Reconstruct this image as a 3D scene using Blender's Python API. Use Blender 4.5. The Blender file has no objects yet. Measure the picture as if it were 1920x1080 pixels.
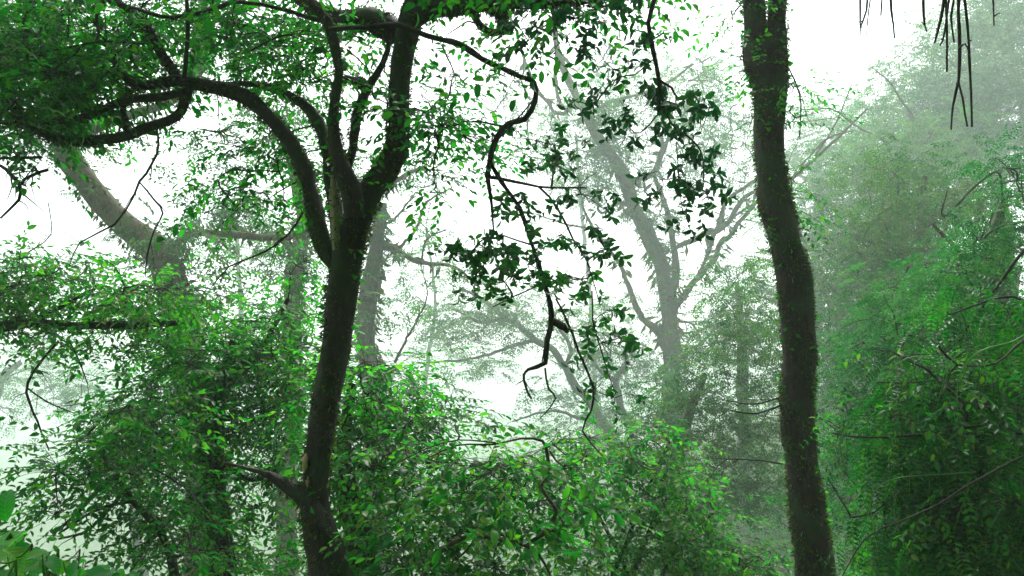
import bpy, math, random
import numpy as np
from mathutils import Vector

R = random.Random(7)
N = np.random.default_rng(7)
rad = math.radians
S = bpy.context.scene
COL = S.collection

# ------------------------------------------------------------------ camera
CAM_Z, PITCH, F = 1.7, rad(6), 28 / 36 * 1920
cam_d = bpy.data.cameras.new('camera')
cam_d.lens, cam_d.sensor_width, cam_d.clip_end, cam_d.clip_start = 28, 36, 2000, 0.05
cam = bpy.data.objects.new('camera', cam_d)
COL.objects.link(cam)
cam.location = (0, 0, CAM_Z)
cam.rotation_euler = (rad(90) + PITCH, 0, 0)
S.camera = cam

# ------------------------------------------------------------------ light
SUN_EL, SUN_ROT = rad(58), rad(8)
W = bpy.data.worlds.new('World')
S.world = W
W.use_nodes = True
nt = W.node_tree
nt.nodes.clear()
sky = nt.nodes.new('ShaderNodeTexSky')
sky.sky_type = 'NISHITA'
sky.sun_disc = False
sky.sun_elevation = SUN_EL
sky.sun_rotation = SUN_ROT
sky.dust_density = 4
hs = nt.nodes.new('ShaderNodeHueSaturation')
hs.inputs['Saturation'].default_value = 0.22
bg = nt.nodes.new('ShaderNodeBackground')
bg.inputs['Strength'].default_value = 0.12
wo = nt.nodes.new('ShaderNodeOutputWorld')
nt.links.new(sky.outputs[0], hs.inputs['Color'])
nt.links.new(hs.outputs[0], bg.inputs['Color'])
nt.links.new(bg.outputs[0], wo.inputs['Surface'])
sd = bpy.data.lights.new('sun', 'SUN')
sd.energy, sd.angle, sd.color = 1.2, rad(25), (1, 0.97, 0.92)
sun = bpy.data.objects.new('sun', sd)
COL.objects.link(sun)
sv = Vector((math.sin(SUN_ROT) * math.cos(SUN_EL), math.cos(SUN_ROT) * math.cos(SUN_EL), math.sin(SUN_EL)))
sun.rotation_euler = sv.to_track_quat('Z', 'Y').to_euler()
sun.location = (0, 0, 60)

S.view_settings.view_transform = 'Standard'
S.view_settings.look = 'None'
S.view_settings.gamma = 1
S.view_settings.use_curve_mapping = False
S.view_settings.exposure = 2.0
c = S.cycles
c.max_bounces, c.diffuse_bounces, c.glossy_bounces, c.transmission_bounces = 7, 3, 2, 4
c.volume_bounces, c.transparent_max_bounces = 3, 6
c.use_denoising = True
c.sample_clamp_indirect = 6
c.caustics_reflective = c.caustics_refractive = False

HAZE = 0.0030

# ------------------------------------------------------------------ helpers
DM = ([0, 10, 14, 22, 32, 46, 90], [0, 6.0, 12, 25, 45, 76, 150])
def dmap(d): return float(np.interp(d, *DM))
def P(px, py, d):
    """point on the ray of photograph pixel (px, py) at depth d metres along the view"""
    d = dmap(d)
    u, v = (px - 960) / F, (540 - py) / F
    return np.array([u * d, d * (math.cos(PITCH) - v * math.sin(PITCH)), CAM_Z + d * (math.sin(PITCH) + v * math.cos(PITCH))])

def ground_z(x, y):
    x = np.asarray(x, float); y = np.asarray(y, float)
    t = np.clip(y, -30, 34)
    z = -0.46 * t - 0.06 * np.maximum(0, y) * np.clip(1 - y / 200, 0, 1) * 0.3
    z = z - 0.5 + 0.5 * np.clip(-y - 1, 0, 18)  # unseen slope behind the camera, steepened to block light from behind
    xr = np.maximum(0, x - 2.5)
    z = z + 0.95 * xr * np.exp(-xr / 90) * np.clip(1 - np.maximum(0, y - 60) / 120, 0.15, 1)
    xl = np.maximum(0, -x - 3)
    z = z - 0.12 * np.minimum(xl, 40)
    z = z + 0.18 * np.sin(x * 0.9 + 1.3) * np.cos(y * 0.7) + 0.5 * np.sin(x * .17) * np.sin(y * .13 + 2)
    near = np.exp(-(x * x + y * y) / 4)
    return z * (1 - near) + 0.0 * near

def unit(v):
    v = np.asarray(v, float)
    return v / np.maximum(np.linalg.norm(v, axis=-1, keepdims=True), 1e-9)

def frames(axis, up):
    """rotation matrices whose local Y runs along axis and local Z near up"""
    y = unit(axis)
    x = unit(np.cross(y, up))
    z = np.cross(x, y)
    return np.stack([x, y, z], axis=-1)

def mesh_from(name, V, Fc, mats, rnd=None, smooth=False, midx=None):
    """Fc: (n,3) or (n,4) arrays, or a list of such"""
    me = bpy.data.meshes.new(name)
    Fl = Fc if isinstance(Fc, list) else [Fc]
    Fl = [f for f in Fl if len(f)]
    nv = len(V)
    tot = np.concatenate([np.full(len(f), f.shape[1]) for f in Fl])
    loops = np.concatenate([f.ravel() for f in Fl])
    me.vertices.add(nv)
    me.vertices.foreach_set('co', np.asarray(V, np.float32).ravel())
    me.loops.add(len(loops))
    me.loops.foreach_set('vertex_index', loops.astype(np.int32))
    me.polygons.add(len(tot))
    st = np.concatenate([[0], np.cumsum(tot)[:-1]])
    me.polygons.foreach_set('loop_start', st.astype(np.int32))
    me.polygons.foreach_set('loop_total', tot.astype(np.int32))
    if smooth:
        me.polygons.foreach_set('use_smooth', np.ones(len(tot), bool))
    for m in (mats if isinstance(mats, (list, tuple)) else [mats]):
        me.materials.append(m)
    if midx is not None:
        me.polygons.foreach_set('material_index', midx.astype(np.int32))
    if rnd is not None:
        a = me.attributes.new('rnd', 'FLOAT', 'FACE')
        a.data.foreach_set('value', np.asarray(rnd, np.float32))
    me.update()
    return me

def put(name, me, parent=None, kind=None, label=None, cat=None, group=None):
    o = bpy.data.objects.new(name, me)
    COL.objects.link(o)
    if parent: 
        o.parent = parent
        if me is not None and parent.get('origin') is not None: pass
    if kind: o['kind'] = kind
    if label: o['label'] = label
    if cat: o['category'] = cat
    if group: o['group'] = group
    return o

class Soup:
    """collects tubes and leaf sets into one mesh"""
    def __init__(s): s.v, s.f3, s.f4, s.r3, s.r4, s.n = [], [], [], [], [], 0
    def add(s, V, f, r):
        (s.f3 if f.shape[1] == 3 else s.f4).append(f + s.n)
        (s.r3 if f.shape[1] == 3 else s.r4).append(r)
        s.v.append(V); s.n += len(V)
    def build(s, name, mat, parent, origin=(0, 0, 0), **k):
        if not s.n: return None
        Fl, rr = [], []
        for f, r in ((s.f3, s.r3), (s.f4, s.r4)):
            if f: Fl.append(np.concatenate(f)); rr.append(np.concatenate(r))
        sm = k.pop('smooth', False)
        V = np.concatenate(s.v) - np.asarray(origin)
        return put(name, mesh_from(name, V, Fl, mat, np.concatenate(rr), sm), parent, **k)

def catmull(pts, step):
    pts = np.asarray(pts, float)
    if len(pts) < 3:
        n = max(2, int(np.linalg.norm(pts[-1][:3] - pts[0][:3]) / step))
        t = np.linspace(0, 1, n + 1)[:, None]
        return pts[0] * (1 - t) + pts[-1] * t
    e = np.vstack([2 * pts[0] - pts[1], pts, 2 * pts[-1] - pts[-2]])
    out = []
    for i in range(1, len(e) - 2):
        p0, p1, p2, p3 = e[i - 1:i + 3]
        n = max(2, int(np.linalg.norm(p2[:3] - p1[:3]) / step))
        t = np.linspace(0, 1, n, endpoint=False)[:, None]
        out.append(0.5 * (2 * p1 + (p2 - p0) * t + (2 * p0 - 5 * p1 + 4 * p2 - p3) * t ** 2 + (3 * p1 - p0 - 3 * p2 + p3) * t ** 3))
    out.append(pts[-1:])
    return np.vstack(out)

def tube(C, r, sides=8, rough=0.0, cap=True, seed=0):
    """tube along C (n,3) with radii r; rough knots the surface"""
    C = np.asarray(C, float); n = len(C)
    T = unit(np.gradient(C, axis=0))
    ref = np.array([0, 0, 1.0]) if abs(T[0][2]) < .9 else np.array([1.0, 0, 0])
    X = np.zeros_like(C); x = unit(np.cross(T[0], ref))
    for i in range(n):
        x = unit(x - T[i] * np.dot(x, T[i])); X[i] = x
    Y = np.cross(T, X)
    a = np.linspace(0, 2 * math.pi, sides, endpoint=False)
    rr = np.repeat(np.asarray(r, float)[:, None], sides, 1)
    if rough:
        s = np.cumsum(np.r_[0, np.linalg.norm(np.diff(C, axis=0), axis=1)])[:, None]
        g = np.random.default_rng(seed + 11)
        k = np.zeros_like(rr)
        sc = 1 / max(np.mean(r), 1e-3)
        for q in range(7):
            fa, fs, ph = g.integers(1, 5 if sides > 9 else 3), g.uniform(.1, 1.1) * sc, g.uniform(0, 6.3, 2)
            k += np.sin(a[None] * fa + ph[0] + np.sin(s * fs * .5 + ph[1]) * 1.5) * np.sin(s * fs + ph[1]) / (1 + .35 * q)
        k += g.normal(0, .35, rr.shape)
        rr = rr * (1 + rough * k * .45)
    V = C[:, None] + X[:, None] * (np.cos(a)[None, :, None] * rr[..., None]) + Y[:, None] * (np.sin(a)[None, :, None] * rr[..., None])
    V = V.reshape(-1, 3)
    i = np.arange(n - 1)[:, None] * sides; j = np.arange(sides)[None]
    j2 = (j + 1) % sides
    f = np.stack([i + j, i + j2, i + sides + j2, i + sides + j], -1).reshape(-1, 4)
    return V, f

# ------------------------------------------------------------------ leaf shapes (along +Y, unit length)
def leaf_shape(lod, w=0.42):
    if lod == 2:
        V = np.array([[0, 0, 0], [w / 2, .45, .10], [0, 1, -.08], [-w / 2, .45, .10]])
        Fq = np.array([[0, 1, 2], [0, 2, 3]])
    elif lod == 1:
        V = np.array([[0, 0, 0], [w * .42, .25, .07], [w * .46, .6, .06], [0, 1, -.12], [-w * .46, .6, .06], [-w * .42, .25, .07]])
        Fq = np.array([[0, 1, 2], [0, 2, 3], [0, 3, 4], [0, 4, 5]])
    else:
        ys = [0, .1, .28, .5, .72, .9, 1]
        ws = [.02, .27, .47, .5, .42, .22, 0]
        zs = [0, .02, .03, .02, -.03, -.09, -.14]
        V, Fq = [], []
        for y, q, z in zip(ys, ws, zs):
            V += [[-q * w, y, z + q * .16], [0, y, z], [q * w, y, z + q * .16]]
        for i in range(len(ys) - 1):
            for k in (0, 1):
                a = i * 3 + k
                Fq += [[a, a + 1, a + 4], [a, a + 4, a + 3]]
        V, Fq = np.array(V), np.array(Fq)
    return V, Fq

def round_leaf(w=0.95):
    ys = [0, .08, .25, .45, .65, .82, .95, 1.02]
    ws = [.04, .26, .42, .48, .45, .34, .16, 0]
    zs = [-.0, .03, .05, .05, .02, -.04, -.12, -.16]
    V, Fq = [], []
    for i, (y, q, z) in enumerate(zip(ys, ws, zs)):
        for k in (-1, -.5, 0, .5, 1):
            V.append([q * w * k, y - (0.06 if i == 0 else 0) * abs(k), z + .22 * q * abs(k) + (.02 if k and i % 2 else 0)])
    for i in range(len(ys) - 1):
        for k in range(4):
            a = i * 5 + k
            Fq += [[a, a + 1, a + 6, a + 5]]
    return np.array(V), np.array(Fq)

# sprays: leaf frames (pos, axis, up, scale) local, twig along +Y
def spray(kind, g):
    p, ax, up, s = [], [], [], []
    tw = []
    if kind == 'broad':
        n = 10; L = 5.2 * g.uniform(.8, 1.2)
        for i in range(n):
            t = .12 + .88 * i / (n - 1)
            sd_ = 1 if i % 2 else -1
            pos = np.array([.25 * math.sin(t * 3) * g.uniform(.5, 1), t * L, -.35 * t * t * L * .35])
            ang = g.uniform(.5, 1.2) if i < n - 1 else .1
            p.append(pos); ax.append([sd_ * math.sin(ang), math.cos(ang), g.uniform(-.5, .2)])
            up.append([g.normal(0, .45), g.normal(0, .35), 1]); s.append(g.uniform(.55, 1.25))
            tw.append(pos)
    elif kind == 'rosette':
        n = 7
        for i in range(n):
            a = i * 2.4 + g.uniform(-.3, .3)
            el = g.uniform(.1, .9)
            p.append([0, -.3 + .26 * i, 0])
            ax.append([math.cos(a) * math.cos(el), math.sin(el), math.sin(a) * math.cos(el) - .35])
            up.append([g.normal(0, .4), .7, .6 + g.normal(0, .3)]); s.append(g.uniform(.75, 1.1))
        for q in range(3):
            a = g.uniform(0, 6.3); p.append([0, .1 + .2 * q, 0]); ax.append([math.cos(a), .3, math.sin(a) - .3]); up.append([0, .5, .8]); s.append(g.uniform(.5, .85))
        tw = [[0, -.9, 0], [0, 0.2, 0], [0, 1.4, 0]]
    elif kind == 'pinnate':          # narrow leaflets in two rows, rachis drooping
        n = 10; L = 9
        for i in range(n):
            t = (i + 1) / n
            y = L * (t - .12 * t * t); z = -L * .55 * t * t
            for sd_ in (-1, 1):
                p.append([0, y, z]); ax.append([sd_ * 1.0, .55 - .4 * t, -.25 + g.uniform(-.2, .2)])
                up.append([g.normal(0, .2), .2, 1]); s.append((1.25 * math.sin(min(1, t * 1.15 + .18) * math.pi * .86) + .25) * g.uniform(.85, 1.15))
            tw.append([0, y, z])
        tw.insert(0, [0, 0, 0])
    elif kind == 'feather':          # loose flat pad of small leaflets for farther trees
        for k in range(5):
            a0 = (k - 2) * .42 + g.uniform(-.15, .15); L = g.uniform(4, 6.5) * (1 - .12 * abs(k - 2))
            for i in range(9):
                t = (i + 1) / 9; r = L * t
                p.append([math.sin(a0) * r, math.cos(a0) * r, -.05 * r * r * g.uniform(.8, 1.2) + g.normal(0, .1)])
                q = a0 + (1 if i % 2 else -1) * g.uniform(.6, 1.2)
                ax.append([math.sin(q), math.cos(q), g.uniform(-.7, .1)]); up.append([g.normal(0, .5), g.normal(0, .5), 1]); s.append(g.uniform(.6, 1.2))
        tw = [[0, 0, 0], [0, 2, -.2], [0, 4.5, -1]]
    p = np.array(p, float); ax = unit(np.array(ax, float)); up = np.array(up, float)
    return p, frames(ax, up), np.array(s), np.array(tw, float)

SPR = {k: [spray(k, np.random.default_rng(100 + i)) for i in range(10)] for k in ('broad', 'rosette', 'pinnate', 'feather')}
LW = {'broad': .48, 'rosette': .44, 'pinnate': .40, 'feather': .44}

def bake_leaves(soup, pos, rot, sc, V, Fq, rnd):
    n = len(pos)
    if n == 0: return
    W_ = np.einsum('nij,vj->nvi', rot, V) * sc[:, None, None] + pos[:, None]
    f = (Fq[None] + (np.arange(n) * len(V))[:, None, None]).reshape(-1, Fq.shape[1])
    soup.add(W_.reshape(-1, 3), f, np.repeat(rnd, len(Fq)))

# ------------------------------------------------------------------ materials
def nodes(name):
    m = bpy.data.materials.new(name); m.use_nodes = True
    t = m.node_tree; t.nodes.clear()
    return m, t, lambda k: t.nodes.new(k), t.links.new

def leaf_mat(name, dark, light, trans, yellow=None, transl=.45, rough=.38, objrnd=False, spec=.5, vein=False):
    m, t, new, link = nodes(name)
    out = new('ShaderNodeOutputMaterial')
    if objrnd:
        a = new('ShaderNodeObjectInfo'); fac = a.outputs['Random']
    else:
        a = new('ShaderNodeAttribute'); a.attribute_name = 'rnd'; fac = a.outputs['Fac']
    cr = new('ShaderNodeValToRGB'); link(fac, cr.inputs[0])
    e = cr.color_ramp.elements
    e[0].color = (*dark, 1); e[1].color = (*light, 1); e[1].position = .93
    q = e.new(.45); q.color = (dark[0] * 1.1 + .002, (dark[1] + light[1]) * .45, dark[2] * 1.9, 1)
    q = e.new(.8); q.color = (light[0] * 2.6, light[1] * 1.0, light[2] * .8, 1)
    if yellow:
        q = e.new(1.0); q.color = (*yellow, 1)
    no = new('ShaderNodeTexNoise'); no.inputs['Scale'].default_value = 1.3; no.inputs['Detail'].default_value = 2
    geo = new('ShaderNodeNewGeometry'); link(geo.outputs['Position'], no.inputs['Vector'])
    mp = new('ShaderNodeMapRange'); mp.inputs['From Min'].default_value = .3; mp.inputs['From Max'].default_value = .7
    mp.inputs['To Min'].default_value = .75; mp.inputs['To Max'].default_value = 1.3
    link(no.outputs[0], mp.inputs[0])
    ml = new('ShaderNodeVectorMath'); ml.operation = 'SCALE'; link(cr.outputs[0], ml.inputs[0]); link(mp.outputs[0], ml.inputs['Scale'])
    pb = new('ShaderNodeBsdfPrincipled'); link(ml.outputs[0], pb.inputs['Base Color'])
    pb.inputs['Roughness'].default_value = rough
    pb.inputs['Specular IOR Level'].default_value = spec
    tr = new('ShaderNodeBsdfTranslucent')
    if vein:      # midrib and side veins, from the leaf's own coordinates
        tc = new('ShaderNodeTexCoord'); sx = new('ShaderNodeSeparateXYZ'); link(tc.outputs['Object'], sx.inputs[0])
        ab = new('ShaderNodeMath'); ab.operation = 'ABSOLUTE'; link(sx.outputs[0], ab.inputs[0])
        k1 = new('ShaderNodeMath'); k1.operation = 'MULTIPLY_ADD'; k1.inputs[1].default_value = -.8; link(ab.outputs[0], k1.inputs[0]); link(sx.outputs[1], k1.inputs[2])
        k2 = new('ShaderNodeMath'); k2.operation = 'PINGPONG'; k2.inputs[1].default_value = .075; link(k1.outputs[0], k2.inputs[0])
        mn = new('ShaderNodeMath'); mn.operation = 'MINIMUM'; link(k2.outputs[0], mn.inputs[0]); link(ab.outputs[0], mn.inputs[1])
        mr = new('ShaderNodeMapRange'); mr.inputs['From Max'].default_value = .016; mr.inputs['To Min'].default_value = 1.7; mr.inputs['To Max'].default_value = 1; link(mn.outputs[0], mr.inputs[0])
        vm = new('ShaderNodeVectorMath'); vm.operation = 'SCALE'; link(ml.outputs[0], vm.inputs[0]); link(mr.outputs[0], vm.inputs['Scale']); link(vm.outputs[0], pb.inputs['Base Color']); ml = vm
        bp = new('ShaderNodeBump'); bp.inputs['Strength'].default_value = .5; bp.inputs['Distance'].default_value = .003; link(k2.outputs[0], bp.inputs['Height']); link(bp.outputs[0], pb.inputs['Normal'])
    mx2 = new('ShaderNodeVectorMath'); mx2.operation = 'MULTIPLY'; link(ml.outputs[0], mx2.inputs[0]); mx2.inputs[1].default_value = trans
    link(mx2.outputs[0], tr.inputs['Color'])
    mix = new('ShaderNodeMixShader'); mix.inputs[0].default_value = transl
    link(pb.outputs[0], mix.inputs[1]); link(tr.outputs[0], mix.inputs[2]); link(mix.outputs[0], out.inputs['Surface'])
    return m

def bark_mat(name, c1, c2, moss, moss_amt=.5, scale=1.0, lichen=0.0):
    m, t, new, link = nodes(name)
    out = new('ShaderNodeOutputMaterial'); pb = new('ShaderNodeBsdfPrincipled')
    geo = new('ShaderNodeNewGeometry')
    mp = new('ShaderNodeMapping'); mp.inputs['Scale'].default_value = (scale, scale, scale * .35); link(geo.outputs['Position'], mp.inputs[0])
    n1 = new('ShaderNodeTexNoise'); n1.inputs['Scale'].default_value = 22; n1.inputs['Detail'].default_value = 6; n1.inputs['Roughness'].default_value = .65; link(mp.outputs[0], n1.inputs[0])
    cr = new('ShaderNodeValToRGB'); link(n1.outputs[0], cr.inputs[0])
    cr.color_ramp.elements[0].color = (*c1, 1); cr.color_ramp.elements[0].position = .35
    cr.color_ramp.elements[1].color = (*c2, 1); cr.color_ramp.elements[1].position = .68
    n2 = new('ShaderNodeTexNoise'); n2.inputs['Scale'].default_value = 3.2 * scale; n2.inputs['Detail'].default_value = 5; link(geo.outputs['Position'], n2.inputs[0])
    r2 = new('ShaderNodeMapRange'); r2.inputs['From Min'].default_value = .62 - .3 * moss_amt; r2.inputs['From Max'].default_value = .72 - .25 * moss_amt
    link(n2.outputs[0], r2.inputs[0])
    mx = new('ShaderNodeMix'); mx.data_type = 'RGBA'; link(r2.outputs[0], mx.inputs[0]); link(cr.outputs[0], mx.inputs[6])
    n3 = new('ShaderNodeTexNoise'); n3.inputs['Scale'].default_value = 60; link(geo.outputs['Position'], n3.inputs[0])
    cr3 = new('ShaderNodeValToRGB'); link(n3.outputs[0], cr3.inputs[0])
    cr3.color_ramp.elements[0].color = (moss[0] * .5, moss[1] * .5, moss[2] * .5, 1); cr3.color_ramp.elements[1].color = (moss[0] * 1.5, moss[1] * 1.5, moss[2] * 1.3, 1)
    link(cr3.outputs[0], mx.inputs[7])
    last = mx.outputs[2]
    if lichen:
        n4 = new('ShaderNodeTexNoise'); n4.inputs['Scale'].default_value = 9 * scale; n4.inputs['Detail'].default_value = 4; link(geo.outputs['Position'], n4.inputs[0])
        r4 = new('ShaderNodeMapRange'); r4.inputs['From Min'].default_value = .66 - lichen * .25; r4.inputs['From Max'].default_value = .7 - lichen * .25; link(n4.outputs[0], r4.inputs[0])
        m4 = new('ShaderNodeMix'); m4.data_type = 'RGBA'; link(r4.outputs[0], m4.inputs[0]); link(last, m4.inputs[6]); m4.inputs[7].default_value = (.2, .2, .15, 1)
        last = m4.outputs[2]
    link(last, pb.inputs['Base Color']); pb.inputs['Roughness'].default_value = .85
    bp = new('ShaderNodeBump'); bp.inputs['Strength'].default_value = .8; bp.inputs['Distance'].default_value = .02; link(n1.outputs[0], bp.inputs['Height']); link(bp.outputs[0], pb.inputs['Normal'])
    link(pb.outputs[0], out.inputs['Surface'])
    return m

M = {}
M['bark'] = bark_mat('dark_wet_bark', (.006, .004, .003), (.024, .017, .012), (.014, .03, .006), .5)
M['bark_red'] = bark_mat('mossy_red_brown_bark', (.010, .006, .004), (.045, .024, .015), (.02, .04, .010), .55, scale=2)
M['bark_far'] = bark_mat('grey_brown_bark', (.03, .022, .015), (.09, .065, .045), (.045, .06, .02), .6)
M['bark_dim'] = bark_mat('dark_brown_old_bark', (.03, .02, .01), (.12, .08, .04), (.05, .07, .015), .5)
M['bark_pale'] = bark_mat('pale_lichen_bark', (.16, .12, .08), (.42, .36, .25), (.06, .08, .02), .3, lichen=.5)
M['twig'] = bark_mat('dark_twig', (.008, .007, .005), (.022, .018, .012), (.012, .024, .006), .4)
M['stem_tan'] = bark_mat('tan_shrub_stem', (.025, .017, .009), (.09, .06, .034), (.05, .07, .015), .35)
M['scar'] = bark_mat('bare_wood_scar', (.35, .24, .13), (.55, .42, .28), (.2, .17, .08), .1)
M['moss'] = leaf_mat('moss_tufts', (.016, .032, .008), (.06, .10, .015), (1.2, 1.8, .8), transl=.3, rough=.8, spec=.1)
M['leaf'] = leaf_mat('glossy_dark_leaf', (.008, .060, .012), (.030, .15, .024), (1.0, 2.8, .7), (.14, .17, .015), spec=.15, transl=.55)
M['leaf_dark'] = leaf_mat('dark_broad_leaf', (.005, .04, .010), (.014, .085, .018), (.9, 2.2, .8), spec=.25, transl=.4)
M['leaf_hang'] = leaf_mat('leathery_dark_leaf', (.005, .045, .014), (.012, .09, .022), (.8, 2.0, .9), transl=.4, rough=.35, objrnd=True, spec=.35)
M['leaf_obj'] = leaf_mat('glossy_single_leaf', (.008, .060, .012), (.030, .15, .024), (1.0, 2.8, .7), (.08, .15, .015), objrnd=True, spec=.15, transl=.55)
M['leaf_bush'] = leaf_mat('bush_leaf', (.010, .070, .012), (.040, .16, .022), (1.0, 2.8, .7), (.12, .15, .02), spec=.15, transl=.55)
M['leaf_bright'] = leaf_mat('bright_green_leaf', (.012, .075, .012), (.045, .155, .02), (1.0, 2.6, .7), (.12, .18, .02), spec=.15, transl=.55)
M['leaf_big'] = leaf_mat('broad_round_leaf', (.018, .14, .022), (.05, .24, .03), (1.3, 2.7, .6), transl=.58, objrnd=True, spec=.3, vein=True)
M['frond'] = leaf_mat('feathery_frond', (.006, .058, .011), (.026, .15, .020), (.9, 2.6, .7), (.05, .14, .02), transl=.45, spec=.14, rough=.4)
M['tendril'] = leaf_mat('young_light_green_shoot', (.05, .2, .02), (.09, .26, .03), (1.2, 1.6, .8), transl=.4, spec=.2)
M['leaf_deep'] = leaf_mat('deep_green_foliage', (.006, .055, .016), (.025, .12, .026), (.9, 2.3, .9), (.1, .13, .02), spec=.08, transl=.5)
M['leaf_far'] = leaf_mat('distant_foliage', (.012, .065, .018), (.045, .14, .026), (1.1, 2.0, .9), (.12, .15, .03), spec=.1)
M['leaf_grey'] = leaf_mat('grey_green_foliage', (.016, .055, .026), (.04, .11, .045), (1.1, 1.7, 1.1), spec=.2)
M['leaf_olive'] = leaf_mat('olive_foliage', (.014, .06, .014), (.04, .12, .02), (1.0, 1.9, .8), (.12, .11, .03), spec=.1)

# ------------------------------------------------------------------ ground
def make_ground():
    a = np.concatenate([-np.geomspace(320, 14, 26), np.linspace(-12, 12, 49), np.geomspace(14, 320, 26)])
    X, Y = np.meshgrid(a, a + 6)
    Z = ground_z(X, Y)
    V = np.stack([X, Y, Z], -1).reshape(-1, 3); n = len(a)
    i, j = np.meshgrid(np.arange(n - 1), np.arange(n - 1), indexing='ij')
    k = (i * n + j).ravel()
    f = np.stack([k, k + 1, k + n + 1, k + n], -1)
    m, t, new, link = nodes('mossy_leaf_litter')
    out = new('ShaderNodeOutputMaterial'); pb = new('ShaderNodeBsdfPrincipled'); geo = new('ShaderNodeNewGeometry')
    n1 = new('ShaderNodeTexNoise'); n1.inputs['Scale'].default_value = 3; n1.inputs['Detail'].default_value = 8; link(geo.outputs['Position'], n1.inputs[0])
    cr = new('ShaderNodeValToRGB'); link(n1.outputs[0], cr.inputs[0])
    cr.color_ramp.elements[0].color = (.02, .016, .008, 1); cr.color_ramp.elements[0].position = .35
    cr.color_ramp.elements[1].color = (.05, .11, .022, 1); cr.color_ramp.elements[1].position = .6
    link(cr.outputs[0], pb.inputs['Base Color']); pb.inputs['Roughness'].default_value = .95
    bp = new('ShaderNodeBump'); bp.inputs['Distance'].default_value = .1; link(n1.outputs[0], bp.inputs['Height']); link(bp.outputs[0], pb.inputs['Normal'])
    link(pb.outputs[0], out.inputs['Surface'])
    put('hillside_ground', mesh_from('hillside_ground', V, f, m, smooth=True), kind='structure', label='steep mossy forest hillside falling away into the mist')
make_ground()

# ------------------------------------------------------------------ trees
def trace(pts, d):
    """[(px, py, width_px[, depth])] -> (n,4) points with radius in metres"""
    out = []
    for q in pts:
        dd = q[3] if len(q) > 3 else d
        out.append([*P(q[0], q[1], dd), q[2] * dmap(dd) / F / 2])
    return np.array(out)

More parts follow.
